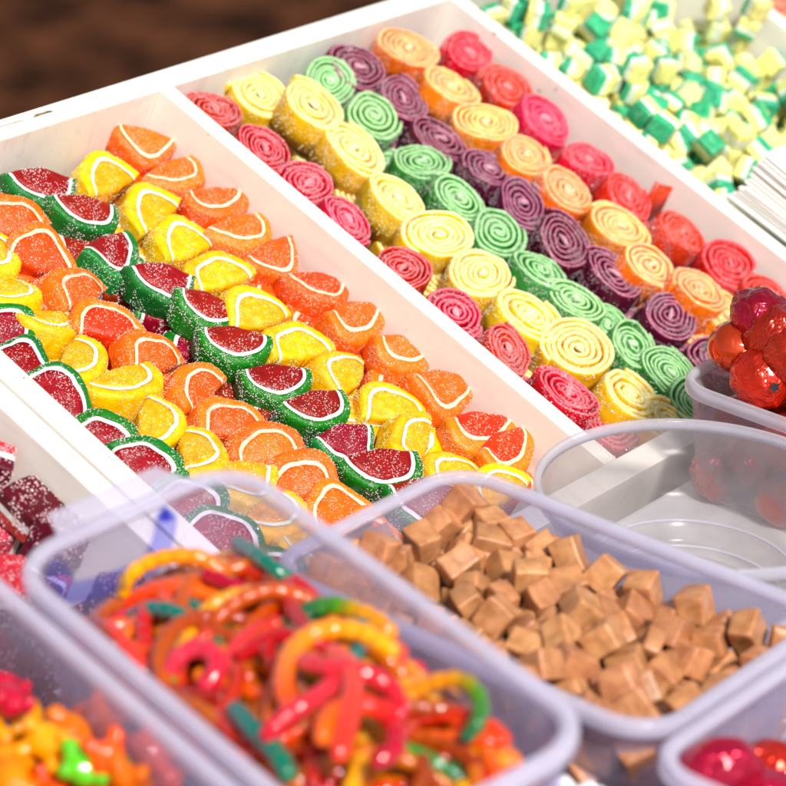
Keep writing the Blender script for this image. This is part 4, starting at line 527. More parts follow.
def candy_roll(c, loc, tx, ty, spin, label, group, s=1.0):
    me, gr, R = random.choice(RM[c])
    o_ = link('candy_roll', me); tag(o_, label, 'candy roll', group)
    k = link('sugar_coating', gr, o_); k['kind'] = 'stuff'
    rot = Euler((rad(tx), rad(ty), 0)).to_matrix() @ Euler((0, 0, spin)).to_matrix()
    put(o_, TRAY, Vector(loc) - rot @ Vector((0, 0, 1.3)), rot, (s, s, 1.0))
for c, rn, pts, z in RR:
    for i, (px, py) in enumerate(pts):
        zz = z + random.uniform(-.12, .12)
        if c == 'yellow' and i == 1: zz = -.15
        if c == 'yellow' and i in (0, 9): zz = -1.0
        if c == 'orange' and i == 8: zz = -1.1
        if c == 'red' and i == 8: zz = -1.4
        p = at(px, py, zz)
        lab = f"{RD[c]}, {ORD[i] if i else 'backmost'}{' from the back' if i else ''} in {rn}"
        candy_roll(c, p, random.uniform(-9, 9), random.uniform(2, 20), random.random() * 6.28, lab, 'rolled sour belts in rows', random.uniform(.94, 1.05))
    st0 = at(*pts[0], z); st1 = at(*pts[-1], z); stp = (st1 - st0) / (len(pts) - 1); q = st1 + stp
    while q.x < 20.7:
        candy_roll(c, (q.x, q.y, z - .2), random.uniform(-8, 8), random.uniform(-4, 10), random.random() * 6.28, f"{RD[c]} at the near end of {rn}, behind the tubs", f'near end of {rn}')
        q = q + stp
    for i in range(len(pts)):
        px, py = pts[i]; qx, qy = pts[i + 1] if i + 1 < len(pts) else (px + 45, py + 36)
        p = at((px + qx) / 2, (py + qy) / 2, z)
        if p.x > 20.8: continue
        candy_roll(c, (p.x, p.y, z - 1.25), random.uniform(-9, 9), random.uniform(-9, 9), random.random() * 6.28,
                   f"half hidden {c} roll lying underneath {rn}", f'lower layer of {rn}', .98)
p = at(300, 137, -1.9)
candy_roll('yellow', p, -4, 8, 1.0, 'yellow sour belt roll half hidden under the two backmost yellow rolls', 'rolled sour belts in rows', .9)
p = at(608, 324, -1.6)
candy_roll('green', p, 4, 10, 2.0, 'green sour belt roll tucked low between the seventh and eighth green rolls', 'rolled sour belts in rows', .85)
# the loose belt end standing up beside the fifth scarlet roll
bm = bmesh.new(); a0 = at(648, 196, -1.0); pts_ = [a0 + Vector((.1 * k, .33 * k, .03 * k * k)) for k in range(4)]
rows_ = []
for k, q in enumerate(pts_):
    w = .75 - .2 * k
    rows_.append([bm.verts.new(q + Vector((dx, 0, dz))) for dx, dz in ((0, -1.2), (.14, -1.2), (.14, w), (0, w))])
for k in range(3):
    for j in range(4): bm.faces.new((rows_[k][j], rows_[k + 1][j], rows_[k + 1][(j + 1) % 4], rows_[k][(j + 1) % 4]))
bm.faces.new(rows_[0][::-1]); bm.faces.new(rows_[3]); bmesh.ops.recalc_face_normals(bm, faces=bm.faces)
o = link('belt_end', to_mesh('belt_end', bm, bpy.data.materials['scarlet_belt'])); put(o, TRAY, (0, 0, 0))
tag(o, 'pointed loose end of red sour belt sticking up against the right divider', 'sour belt')
# ------------------------------------------------------------------ plastic tubs
P_body = plastic_mat('lilac_plastic', (.72, .69, .88), .12, .26)
P_rim = plastic_mat('lilac_rim', (.84, .82, .95), .34, .42)
P_clear = plastic_mat('clear_plastic', (.7, .6, .68), .12, .25, .12)
P_clear_rim = plastic_mat('clear_rim', (.8, .79, .86), .3, .4, .12)
P_round = plastic_mat('scratched_clear_plastic', (.7, .68, .7), .10, .35, .16)
P_blue = plastic_mat('blue_band', (.4, .43, .9), .02, .08)

def rrect(hx, hy, r, k=9):
    pts = []
    for cx, cy, a0_ in ((hx - r, hy - r, 0), (-hx + r, hy - r, 90), (-hx + r, -hy + r, 180), (hx - r, -hy + r, 270)):
        for i in range(k + 1):
            a = rad(a0_ + 90 * i / k); pts.append((cx + r * math.cos(a), cy + r * math.sin(a)))
    return pts
def loft(profile, hx, hy, r, closed, mat, name, parent, capz=None, cap=False):
    """sweep a profile of (inset, height) round a rounded rectangle"""
    bm = bmesh.new(); rings = []
    for ins, z in profile:
        rr_ = max(.15, r - ins)
        rings.append([bm.verts.new((x, y, z)) for x, y in rrect(hx - ins, hy - ins, rr_)])
    n = len(rings[0]); m = len(rings)
    for i in range(m if closed else m - 1):
        A, B = rings[i], rings[(i + 1) % m]
        for j in range(n): bm.faces.new((A[j], A[(j + 1) % n], B[(j + 1) % n], B[j]))
    if cap: bm.faces.new(rings[0]); bm.faces.new(rings[-1])
    bmesh.ops.recalc_face_normals(bm, faces=bm.faces)
    return link(name, to_mesh(name, bm, mat), parent)
def tub(label, frame, cx, cy, cz, hx, hy, depth, r=1.7, draft=.5, rimw=.42, bodymat=None, rimmat=None, group='plastic tubs of sweets'):
    t_ = put(link('plastic_tub', None), frame, (cx, cy, cz)); tag(t_, label, 'plastic tub', group)
    w = rimw
    rim = [(0, -.42), (0, -.1), (.06, 0), (w * .45, .03), (w - .06, .02), (w + .02, -.08), (w + .02, -.3), (w - .1, -.3), (w - .12, -.12), (.12, -.12), (.09, -.42)]
    loft(rim, hx, hy, r, True, rimmat or P_rim, 'rim', t_)
    b = w + .02; wt = .1
    nlev = 5; out = []; inn = []
    for i in range(nlev + 1):
        f_ = i / nlev
        inn.append((b + draft * f_, -.31 - (depth - .31 - .45) * f_))
    inner = inn + [(b + draft + .12, -depth + .25), (b + draft + .4, -depth + .12)]
    outer = [(b + draft + .4, -depth), (b + draft + .02, -depth + .12)] + [(i_ - wt, z_) for i_, z_ in inn[::-1]]
    prof = outer[::-1] + [] 
    loft(inner[::-1] + outer[::-1][0:0] + [(inn[0][0] - wt, inn[0][1])] + outer[::-1][1:], hx, hy, r, False, bodymat or P_body, 'body', t_, cap=True)
    return t_
K = tub('lilac tub full of brown caramel cubes', LEVEL, 28.25, -14.45, -4.0, 6.75, 4.7, 4.9)
F_ = tub('clear tub of red foil wrapped chocolates at the right edge', LEVEL, 27.7, 6.0, -4.6, 5.7, 4.9, 4.25, r=1.5, rimw=.3, bodymat=P_clear, rimmat=P_clear_rim)
HT = tub('lilac tub of shiny red sweets in the bottom right corner', LEVEL, 42.4, -16.7, -3.0, 6.4, 4.9, 5.8, r=1.5)
FW = Matrix.Translation((.285, -.255, 0)) @ Matrix.Rotation(rad(10), 4, 'X') @ Matrix.Rotation(rad(-14), 4, 'Z')
W = tub('lilac tub heaped with shiny gummy worms', FW, 1.05, -1.25, 0, 7.55, 3.65, 7.2, r=1.7, draft=.35)
L = tub('lilac tub of blurred gummy bears in the bottom left corner', FW, -1.2, -8.75, 0, 7.8, 3.6, 7.2, r=1.7, draft=.35)
# pull tab on the worm tub's far rim
bm = bmesh.new(); box_bm(bm, -.95, 0, -1.95, 1.95, -.12, .02, .06)
for v in bm.verts:
    if v.co.x < -.5: v.co.y *= .86
tb = link('pull_tab', to_mesh('pull_tab', bm, P_rim), W); tb.location = Vector((-7.52, .1, -.02)) * CM
# clip lug of the foil tub
bm = bmesh.new(); box_bm(bm, -.8, 0, -2.2, 2.2, -.1, .04, .05)
tb = link('pull_tab', to_mesh('pull_tab', bm, P_clear_rim), F_); tb.location = Vector((-5.68, .4, .02)) * CM
# faint blue band along the inside of the worm tub's far wall
def tube_bm(pts, radii, seg=10, bm=None, attr=None):
    bm = bm or bmesh.new(); rings = []; n = len(pts)
    up = Vector((0, 0, 1))
    for i, p in enumerate(pts):
        d = (pts[min(n - 1, i + 1)] - pts[max(0, i - 1)]).normalized()
        u = d.cross(up)
        if u.length < 1e-3: u = Vector((1, 0, 0))
        u.normalize(); v = u.cross(d).normalized()
        rings.append([bm.verts.new(p + (u * math.cos(a) + v * math.sin(a)) * radii[i]) for a in [2 * math.pi * k / seg for k in range(seg)]])
    for i in range(n - 1):
        for j in range(seg): bm.faces.new((rings[i][j], rings[i][(j + 1) % seg], rings[i + 1][(j + 1) % seg], rings[i + 1][j]))
    bm.faces.new(rings[0][::-1]); bm.faces.new(rings[-1])
    return bm, rings
def cr(pts, n):
    """smooth curve through points"""
    P_ = [pts[0] * 2 - pts[1]] + list(pts) + [pts[-1] * 2 - pts[-2]]
    out = []
    for s_ in range(len(pts) - 1):
        p0, p1, p2, p3 = P_[s_:s_ + 4]
        for i in range(n):
            t_ = i / n
            out.append(.5 * ((2 * p1) + (p2 - p0) * t_ + (2 * p0 - 5 * p1 + 4 * p2 - p3) * t_ ** 2 + (3 * p1 - p0 - 3 * p2 + p3) * t_ ** 3))
    out.append(pts[-1]); return out
def at_x(px, py, x, frame):
    d = RX * (px - 393) + RY * (py - 393) + RZ * F_PX
    inv = frame.inverted(); o_ = inv @ CAM; v_ = inv.to_3x3() @ d
    return (o_ + v_ * ((x * CM - o_.x) / v_.x)) / CM
sp = cr([at_x(px, py, -5.35, FW) for px, py in ((55, 562), (60, 576), (72, 592), (110, 583), (145, 568), (160, 548), (166, 525), (165, 509))], 8)  # path of the blue band, drawn as a thin see-through tube
bm, _r = tube_bm(sp, [.12 + .16 * min(1, min(i, len(sp) - 1 - i) / 5) for i in range(len(sp))])
sl = link('inner_band', to_mesh('inner_band', bm, P_blue), W); sl.location = Vector((-1.05, 1.25, 0)) * CM

# round clear tub
def round_tub():
    t_ = put(link('round_tub', None), LEVEL, (27.0, -4.35, -5.0)); tag(t_, 'empty round clear plastic tub with a stepped bottom', 'round tub', 'plastic tubs of sweets')
    def lathe(prof, mat, name, closed=False):
        bm = bmesh.new(); n = 72; rings = []
        for r_, z_ in prof: rings.append([bm.verts.new((r_ * math.cos(2 * math.pi * k / n), r_ * math.sin(2 * math.pi * k / n), z_)) for k in range(n)])
        for i in range(len(rings) - (0 if closed else 1)):
            A, B = rings[i], rings[(i + 1) % len(rings)]
            for j in range(n): bm.faces.new((A[j], A[(j + 1) % n], B[(j + 1) % n], B[j]))
        if not closed: bm.faces.new(rings[0]); bm.faces.new(rings[-1])
        bmesh.ops.recalc_face_normals(bm, faces=bm.faces)
        return link(name, to_mesh(name, bm, mat), t_)
    lathe([(5.12, -.4), (5.2, -.38), (5.24, -.05), (5.2, 0), (5.08, 0), (5.02, -.05), (5.0, -.3), (5.06, -.3), (5.1, -.1)], P_clear_rim, 'rim', True)
    lathe([(5.0, -.31), (4.5, -1.3), (4.15, -2.1), (3.9, -2.45), (3.3, -2.6), (3.12, -2.7), (3.06, -3.1), (2.9, -3.4), (2.85, -3.48), (2.95, -3.5), (3.1, -3.4), (3.2, -2.8), (3.4, -2.7), (4.0, -2.55), (4.24, -2.15), (4.6, -1.3), (5.08, -.31)][::-1][:-9] + [], P_clear, 'step') if False else None
    inner = [(2.85, -3.42), (3.02, -3.1), (3.08, -2.68), (3.4, -2.56), (3.95, -2.42), (4.2, -2.05), (4.5, -1.3), (5.0, -.31)]
    outer = [(5.07, -.31), (4.58, -1.3), (4.28, -2.1), (4.02, -2.5), (3.5, -2.65), (3.2, -2.76), (3.12, -3.15), (2.95, -3.5)]
    lathe(inner + outer, P_round, 'body')
    bm = bmesh.new(); pts_ = [(3.02 + .05 * math.cos(a), -2.66 + .05 * math.sin(a)) for a in [k * math.pi / 3 for k in range(6)]]
    lathe([(r_ + .12, z_ + .02) for r_, z_ in pts_], P_clear_rim, 'step_ring', True)
    lathe([(2.8 + .05 * math.cos(k * math.pi / 3), -3.38 + .04 * math.sin(k * math.pi / 3)) for k in range(6)], P_clear_rim, 'base_ring', True)
round_tub()

# ------------------------------------------------------------------ poured sweets, settled with a rigid body run
def load(key):
    out = []
    for rec in SIM[key].split(';'):
        v = rec.split(',')
        out.append((int(v[0]), Vector([int(q) / 100 for q in v[1:4]]), Quaternion([int(q) / 100 for q in v[4:8]]).normalized()))
    return out
def layered(name, dims, mats, cuts, bev=.1, seed=1, amp=.05):
    """one block, bevelled, coloured in layers across its height"""
    bm = bmesh.new(); box_bm(bm, -dims[0]/2, dims[0]/2, -dims[1]/2, dims[1]/2, -dims[2]/2, dims[2]/2)
    bmesh.ops.bevel(bm, geom=bm.edges[:], offset=bev, segments=3, affect='EDGES', profile=.6)
    for c in cuts:
        bmesh.ops.bisect_plane(bm, geom=bm.verts[:] + bm.edges[:] + bm.faces[:], plane_co=(0, 0, c * dims[2]), plane_no=(0, 0, 1))
    for f_ in bm.faces:
        z = f_.calc_center_median().z / dims[2]
        f_.material_index = sum(1 for c in cuts if z > c)
    bmesh.ops.triangulate(bm, faces=[f_ for f_ in bm.faces if len(f_.verts) > 4])
    bmesh.ops.subdivide_edges(bm, edges=[e for e in bm.edges if e.calc_length() > .5], cuts=3, use_grid_fill=True)
    wobble(bm, amp, 1.1, seed)
    me = to_mesh(name, bm, mats)
    return me
M_car = [plain_mat('caramel', (.38, .155, .058), (.57, .27, .12), 240, .38, .2, .6), plain_mat('caramel_dark', (.33, .13, .05), (.49, .22, .095), 200, .38, .2, .6)]
CAR = [layered('caramel_cube', d, [M_car[(i // 4 + i) % 2]], [], .09, i * 3.3, .1) for i, d in enumerate([(.95,.95,.82),(1.0,.88,.78),(.88,.82,.6),(1.1,.92,.82)] * 2)]
random.seed(3)
def pour(key, frame, off, zmin, pick, name, labels, cat, group, lim=None, kids=None, keep=None, jit=0):
    n = 0
    for sid, p, q in load(key):
        if p.z < zmin or (keep and not keep(p)): continue
        me, lab = pick(sid)
        o_ = link(name, me); tag(o_, lab, cat, group(lab) if callable(group) else group)
        if kids and kids.get(me.name):
            k = link('sugar_coating', kids[me.name], o_); k['kind'] = 'stuff'
        if jit: q = Euler([random.uniform(-jit, jit) for _ in range(3)]).to_quaternion() @ q
        put(o_, frame, p + Vector(off), q)
        n += 1
    return n
pour('caramel', LEVEL, (28.25, -14.45, -9.85), 0, lambda s_: (CAR[s_ + 4 * random.randint(0, 1)], 'brown caramel cube in the caramel tub, one of the poured heap'), 'caramel_cube', None, 'caramel', 'caramel cubes heaped in the tub', keep=lambda p: p.z < 5.25 and p.z > 1.63, jit=.45)

for px, py, z_ in ((490, 545, -5.3), (498, 556, -5.6), (482, 552, -5.8), (560, 560, -5.5), (350, 560, -5.2), (334, 566, -5.4), (362, 548, -5.3), (505, 538, -5.6), (378, 540, -5.4), (780, 662, -5.6)):
    o_ = link('caramel_cube', random.choice(CAR)); tag(o_, 'brown caramel cube in the caramel tub, one of the poured heap', 'caramel', 'caramel cubes heaped in the tub')
    put(o_, LEVEL, at(px, py, z_, LEVEL), Euler([random.random() * 3 for _ in range(3)]))
mint = (sugar_mat('mint_green', (.03, .42, .2), .2, .4), sugar_mat('mint_white', (.74, .78, .68), .1, .4), sugar_mat('mint_yellow', (.86, .80, .28), .15, .35, radius=(1, .9, .3)))
pale = sugar_mat('mint_pale_yellow', (.76, .76, .36), .15, .35, radius=(1, .9, .3))
MINT = [(layered('jelly_cube', (.98,.92,.88), mint, (-.17, .12), .12, 1), 'cube of jelly in green, white and yellow layers, in the blurred heap'),
        (layered('jelly_cube', (1.02,.86,.8), mint, (-.12, .14), .12, 2), 'cube of jelly in green, white and yellow layers, in the blurred heap'),
        (layered('jelly_cube', (.98,.92,.88), (mint[2], mint[1], pale), (-.1, .18), .12, 4), 'yellow jelly cube with a white layer, in the blurred heap'),
        (layered('jelly_cube', (.98,.92,.88), (pale, mint[1], mint[0]), (.0, .2), .12, 6), 'pale yellow jelly cube with a green cap, in the blurred heap')]
MOFF = (10.6, 25.25, -4.75); MZ = 2.05
pour('mint', TRAY, MOFF, MZ, lambda s_: MINT[random.choice((0, 1, 0, 1, 2, 3))], 'jelly_cube', None, 'jelly cube', lambda lab: 'mint and lemon jelly cubes: ' + lab.split(',')[0][:40])
low = bmesh.new()
for sid, p_, q_ in load('mint'):
    if p_.z >= MZ: continue
    n0 = len(low.verts); low.from_mesh(MINT[0][0]); low.verts.ensure_lookup_table()
    mm = Matrix.Translation((p_ + Vector(MOFF)) * CM) @ q_.to_matrix().to_4x4()
    bmesh.ops.transform(low, matrix=mm, verts=low.verts[n0:])
me_ = bpy.data.meshes.new('buried_jelly_cubes'); low.to_mesh(me_); low.free()
for m_ in mint: me_.materials.append(m_)
for pl in me_.polygons: pl.use_smooth = True
o = link('buried_jelly_cubes', me_); put(o, TRAY, (0, 0, 0)); tag(o, 'lower layers of the green, white and yellow jelly cube heap', 'jelly cubes', None, 'stuff')

berry = (sugar_mat('berry_plum', (.10, .002, .012), .12, .2), sugar_mat('berry_white', (.9, .82, .8), .1, .3), sugar_mat('berry_pink', (.55, .02, .03), .18, .35))
BER = [layered('berry_cube', (1.5,1.5,1.4), berry, (-.12, .08), .14, 3), layered('berry_cube', (1.6,1.4,1.2), berry, (-.1, .1), .14, 5), layered('berry_cube', (1.5,1.5,1.3), (berry[0], berry[0], berry[0]), (), .14, 8)]
bg = grain_mat('berry_sugar', (.85, .55, .58)); BK = {}
for b_ in BER: BK[b_.name] = grains_mesh('sugar_coating', [b_], 800, .04, bg, 4)
BL = ['cube of pink, white and plum jelly in the left tray', 'cube of pink, white and plum jelly in the left tray', 'plain dark plum jelly cube in the left tray']
def pb(s_):
    i = random.choice((0, 1, 0, 1, 2)); return BER[i], BL[i]
pour('berry', TRAY, (11.5, -21.5, -7.9), 3.2, pb, 'berry_cube', None, 'jelly cube', lambda lab: 'berry cubes: ' + lab.split(' in ')[0][-22:], kids=BK)

# foil chocolates
def ball(name, r, sq, seed, mat, crumple=.1, freq=1.6, facet=.1, sub=4):
    bm = bmesh.new(); bmesh.ops.create_icosphere(bm, subdivisions=sub, radius=r)
    for v in bm.verts:
        d = v.co.normalized()
        k = noise.noise(d * freq * 2 + Vector((seed, 0, 0))) * crumple + abs(noise.noise(d * freq * 4 + Vector((0, seed, 0)))) * facet + (noise.voronoi(d * freq * 2.6 + Vector((seed, seed, 0)))[0][0] - .3) * facet * 1.6
        v.co = Vector((v.co.x, v.co.y, v.co.z * sq)) * (1 + k)
    return to_mesh(name, bm, mat, smooth=True)
FM = [foil_mat('red_foil', (.62, .004, .004), .2, 75, .6), foil_mat('red_foil_smooth', (.66, .008, .006), .12, 50, .12), foil_mat('crimson_foil', (.42, .002, .004), .18, 65, .6)]
FO = [(ball('foil_chocolate', .92, .95, 1, FM[0], .1, 1.5, .07), 'crumpled bright red foil chocolate in the clear tub'), (ball('foil_chocolate', .95, .92, 2, FM[1], .04, 1, .02), 'smooth orange red foil chocolate in the clear tub'),
      (ball('foil_chocolate', .95, .85, 3, FM[2], .1, 1.6, .08), 'crumpled dark crimson foil chocolate in the clear tub'), (ball('foil_chocolate', .98, .9, 5, FM[0], .12, 1.5, .07), 'crumpled bright red foil chocolate in the clear tub')]
SPC = [at(735, 347, -3.6, LEVEL), at(762, 378, -4.1, LEVEL), at(762, 318, -2.6, LEVEL), at(778, 338, -2.9, LEVEL)]
pour('foil', LEVEL, (27.35, 5.55, -9.0), 0, lambda s_: random.choice(FO), 'foil_chocolate', None, 'chocolate', lambda lab: 'foil chocolates: ' + lab.split(' in ')[0], keep=lambda p: not (p.z > 4.9 and p.x < -1 and p.y < 1.5) and all((p + Vector((27.35, 5.55, -8.7)) - q_).length > 1.6 for q_ in SPC))
def special(me, lab, px, py, z, rot, s_=1.0):
    o_ = link('foil_chocolate', me); tag(o_, lab, 'chocolate')
    put(o_, LEVEL, at(px, py, z, LEVEL), Euler(rot), (s_, s_, s_)); return o_
special(FO[2][0], 'dark crimson foil chocolate topmost at the left of the clear tub heap', 762, 318, -2.6, (.1, .5, .9), 1.12)
special(FO[3][0], 'glittering red foil chocolate just above the star marked one', 778, 338, -2.9, (1.1, .2, .1), 1.1)
special(FO[1][0], 'round smooth orange red chocolate nearest the corner of the clear tub', 735, 347, -3.6, (.4, .2, .5), .95)
st = special(FO[0][0], 'crumpled red foil chocolate with a dark star mark, by the front rim', 762, 378, -4.1, (.2, .5, 1.2), 1.12)
bm = bmesh.new(); vs = []
for k in range(10):
    a = k * math.pi / 5; r_ = .2 if k % 2 == 0 else .1
    vs.append(bm.verts.new((r_ * math.cos(a), r_ * math.sin(a), 0)))
ct = bm.verts.new((0, 0, .01))
for k in range(10): bm.faces.new((vs[k], vs[(k + 1) % 10], ct))
sm_ = link('star_mark', to_mesh('star_mark', bm, plain_mat('dark_print', (.008, .008, .012), (.015, .015, .02), 100, .9)), st)
dcam = (CAM - st.matrix_world.translation).normalized()
dl = (st.matrix_world.to_3x3().inverted() @ (dcam + (RX * .35 + RY * .25))).normalized()
sm_.matrix_local = Matrix.Translation(dl * 1.13 * CM) @ dl.to_track_quat('Z', 'Y').to_matrix().to_4x4()
special(FO[0][0], 'crumpled bright red foil chocolate at the right edge of the photo, over the rim', 792, 356, -3.2, (.9, .4, 2.1), 1.1)

HM = foil_mat('glossy_red', (.58, .003, .004), .16, 75, .6)
HE = [(ball('red_sweet', 1.0, .75, 7, HM, .09, 1.4, .08), 'shiny red foil sweet in the bottom right tub'), (ball('red_sweet', 1.05, .8, 9, FM[0], .08, 1.3, .05), 'crinkled red foil sweet in the bottom right tub')]
pour('heart', LEVEL, (42.4, -16.7, -8.2), 0, lambda s_: random.choice(HE), 'foil_sweet', None, 'chocolate', lambda lab: 'red sweets: ' + lab.split(' in ')[0])

# ------------------------------------------------------------------ gummy bears
def bear_mesh(mat, seed):
    bm = bmesh.new()
    def blob(c, r):
        res = bmesh.ops.create_icosphere(bm, subdivisions=2, radius=1)
        for v in res['verts']: v.co = Vector((v.co.x * r[0] + c[0], v.co.y * r[1] + c[1], v.co.z * r[2] + c[2]))
    blob((0, 0, 0), (.62, .5, .42)); blob((.78, 0, .05), (.36, .36, .36)); blob((1.02, 0, .16), (.17, .17, .14))
    for s_ in (-1, 1):
        blob((.86, .3 * s_, .2), (.13, .15, .13)); blob((.35, .42 * s_, .25), (.17, .17, .26)); blob((-.5, .36 * s_, .2), (.24, .19, .27))
    me = to_mesh('gummy_bear', bm, mat)
    o_ = bpy.data.objects.new('tmp', me); COL.objects.link(o_)
    md = o_.modifiers.new('r', 'REMESH'); md.mode = 'VOXEL'; md.voxel_size = .0006
    m2 = o_.modifiers.new('s', 'SMOOTH'); m2.iterations = 4
    dg = bpy.context.evaluated_depsgraph_get(); dg.update()
    me2 = bpy.data.meshes.new_from_object(o_.evaluated_get(dg)); me2.name = 'gummy_bear'
    bpy.data.objects.remove(o_)
    for p_ in me2.polygons: p_.use_smooth = True
    return me2
BC = {'orange': (.7, .07, .0), 'golden yellow': (.7, .24, .0), 'red': (.45, .004, .004), 'lime green': (.08, .42, .01), 'amber': (.62, .12, .0)}
BM_ = {}
for k_, c in BC.items():
    BM_[k_] = bear_mesh(gel_mat(k_.replace(' ', '_') + '_gum', [(0, tuple(min(.95, q * 1.3) for q in c)), (1, tuple(min(.95, q * 1.3) for q in c))]), 1)
random.seed(8)
def pbear(s_):
    k_ = random.choice(['orange', 'orange', 'golden yellow', 'amber', 'orange', 'orange', 'golden yellow', 'amber', 'red', 'amber'])
    return BM_[k_], f'blurred {k_} gummy bear in the bottom left tub'
pour('bear', FW, (-1.0, -8.75, -5.9), 0, pbear, 'gummy_bear', None, 'gummy bear', lambda lab: lab.split(' in ')[0].replace('blurred ', '') + 's in the tub', keep=lambda p: abs(p.y) < 2.95 and p.z < 5)

def one_bear(k_, px, py, z, rot, lab):
    o_ = link('gummy_bear', BM_[k_]); tag(o_, lab, 'gummy bear'); put(o_, FW, at(px, py, z, FW), Euler(rot))
one_bear('lime green', 86, 768, -1.6, (.3, .4, 1.0), 'single lime green gummy bear near the bottom of the photo')
one_bear('orange', 96, 716, -2.2, (.8, .2, 2.0), 'orange gummy bear at the back of the bear heap')
one_bear('orange', 150, 752, -2.0, (.2, .6, .1), 'orange gummy bear by the wall shared with the worm tub')
one_bear('golden yellow', 48, 742, -1.6, (1.2, .3, .6), 'golden gummy bear left of the lime green one')
one_bear('amber', 128, 780, -1.7, (.5, 1.0, 2.4), 'amber gummy bear right of the lime green one')
one_bear('red', 8, 700, -1.4, (.5, .2, 2.8), 'red gummy bear at the left edge of the photo')

# ------------------------------------------------------------------ gummy worms
WC = {
 'red': [(0, (.42, .0, .0)), (1, (.60, .012, .0))],
 'orange to red': [(0, (.85, .16, .0)), (.4, (.78, .045, .0)), (.75, (.42, .0, .0))],
 'yellow to orange': [(0, (.85, .40, .0)), (.5, (.85, .25, .0)), (1, (.78, .06, .0))],
 'green to orange': [(0, (.0, .10, .06)), (.35, (.06, .26, .0)), (.6, (.82, .28, .0))],
 'pink': [(0, (.75, .04, .035)), (1, (.64, .006, .002))],
 'teal': [(0, (.0, .12, .12)), (1, (.0, .16, .07))],
 'amber': [(0, (.6, .12, .0)), (1, (.28, .018, .0))],
}
WM = {k_: gel_mat(k_.replace(' ', '_') + '_gel', v_) for k_, v_ in WC.items()}
def worm(pts, colour, label, group, r=.2, n=None):
    P_ = cr(pts, 12)
    # resample evenly
    Ls = [0]
    for i in range(1, len(P_)): Ls.append(Ls[-1] + (P_[i] - P_[i - 1]).length)
    step = .085; m = int(Ls[-1] / step); Q = []; j = 0
    for i in range(m + 1):
        s_ = i * step
        while j < len(Ls) - 2 and Ls[j + 1] < s_: j += 1
        f_ = (s_ - Ls[j]) / max(1e-6, Ls[j + 1] - Ls[j]); Q.append(P_[j].lerp(P_[j + 1], min(1, f_)))
    n_ = len(Q)
    radii = []
    for i in range(n_):
        e = min(i, n_ - 1 - i) * step
        tip = math.sqrt(max(.04, 1 - max(0, 1 - e / (r * 1.1)) ** 2))
        radii.append(r * tip * (1 + .09 * math.sin(i * step * 2 * math.pi / .42)) * (1 + .06 * math.sin(i * .05)))
    bm, rings = tube_bm(Q, radii, 12)
    me = to_mesh('gummy_worm', bm, WM[colour])
    a_ = me.attributes.new('along', 'FLOAT', 'POINT')
    seg = 12
    for i, d in enumerate(a_.data): d.value = min(1, (i // seg) / n_)
    o_ = link('gummy_worm', me); tag(o_, label, 'gummy worm', group); put(o_, FW, (0, 0, 0)); return o_
def surf(x, y):
    return -1.5 + .95 * math.exp(-((x - 1.6) ** 2 / 9 + (y + .6) ** 2 / 4)) + .35 * math.exp(-((x + 3) ** 2 / 4 + (y + 1) ** 2 / 4)) - .6 * max(0, (x - 5.5) / 2) - 1.0 * max(0, (-3.9 - x) / 1.7)
random.seed(17)
WN = ['red', 'orange to red', 'red', 'yellow to orange', 'red', 'amber', 'orange to red', 'green to orange', 'red', 'amber', 'orange to red', 'amber', 'red', 'teal', 'pink', 'amber', 'yellow to orange', 'red', 'orange to red', 'amber', 'yellow to orange']
cnt = 0
for layer, num in ((3.2, 18), (2.4, 26), (1.8, 34), (1.3, 40), (.85, 46), (.5, 46), (.2, 44), (0, 26)):
    for k in range(num):
        x = random.uniform(-5.2, 7.2); y = random.uniform(-3.6, 1.1); a = random.random() * 6.28; cur = random.uniform(-.55, .55)
        pts = []; ph = random.random() * 6; amp = random.uniform(.1, .4)
        for i in range(random.randint(6, 9)):
            z_ = surf(x, y) - layer + amp * math.sin(ph + i * 1.1) + (.15 if layer == 0 else 0)
            pts.append(Vector((x, y, z_)))
            nx_, ny_ = x + math.cos(a) * 1.0, y + math.sin(a) * 1.0
            t_ = 0
            while not (-5.6 < nx_ < 7.6 and -3.9 < ny_ < 1.35) and t_ < 14:
                a += .5 * (1 if cur > 0 else -1); nx_, ny_ = x + math.cos(a), y + math.sin(a); t_ += 1
            x, y = max(-5.6, min(7.6, nx_)), max(-3.9, min(1.35, ny_)); a += cur + random.uniform(-.3, .3)
        c = random.choice(WN)
        if layer == 0 and x < 0 and c in ('teal', 'yellow to orange'): c = 'red'
        worm(pts, c, f'glossy {c} gummy worm tangled in the worm tub', f'{c} gummy worms in the tub')
def wpx(lst, z=0.0):
    return [at(px, py, zz, FW) for px, py, zz in lst]
worm(wpx([(122,596,-1.9),(128,578,-1.3),(150,562,-.9),(178,556,-.7),(205,560,-.8),(228,578,-1.2)]), 'yellow to orange', 'yellow gummy worm arching over the far end of the worm tub', None)
worm(wpx([(236,542,-1.6),(258,556,-1.0),(278,572,-1.0),(298,584,-1.4)]), 'teal', 'teal gummy worm by the far right wall of the worm tub', None)
worm(wpx([(462,742,-.9),(478,722,-.5),(480,700,-.3),(466,682,-.2),(444,680,-.3),(418,690,-.6),(398,712,-1.0)]), 'green to orange', 'gummy worm with a curled green tail at the right end of the worm tub', None)
worm(wpx([(398,655,-.3),(360,632,0),(318,632,0),(290,655,0),(284,690,0),(298,722,-.2)]), 'yellow to orange', 'yellow and orange gummy worm looping over the middle of the heap', None, .24)
worm(wpx([(340,680,.1),(312,700,.2),(282,720,.1),(262,742,-.2)]), 'pink', 'pink gummy worm pointing down left from the middle of the heap', None, .24)
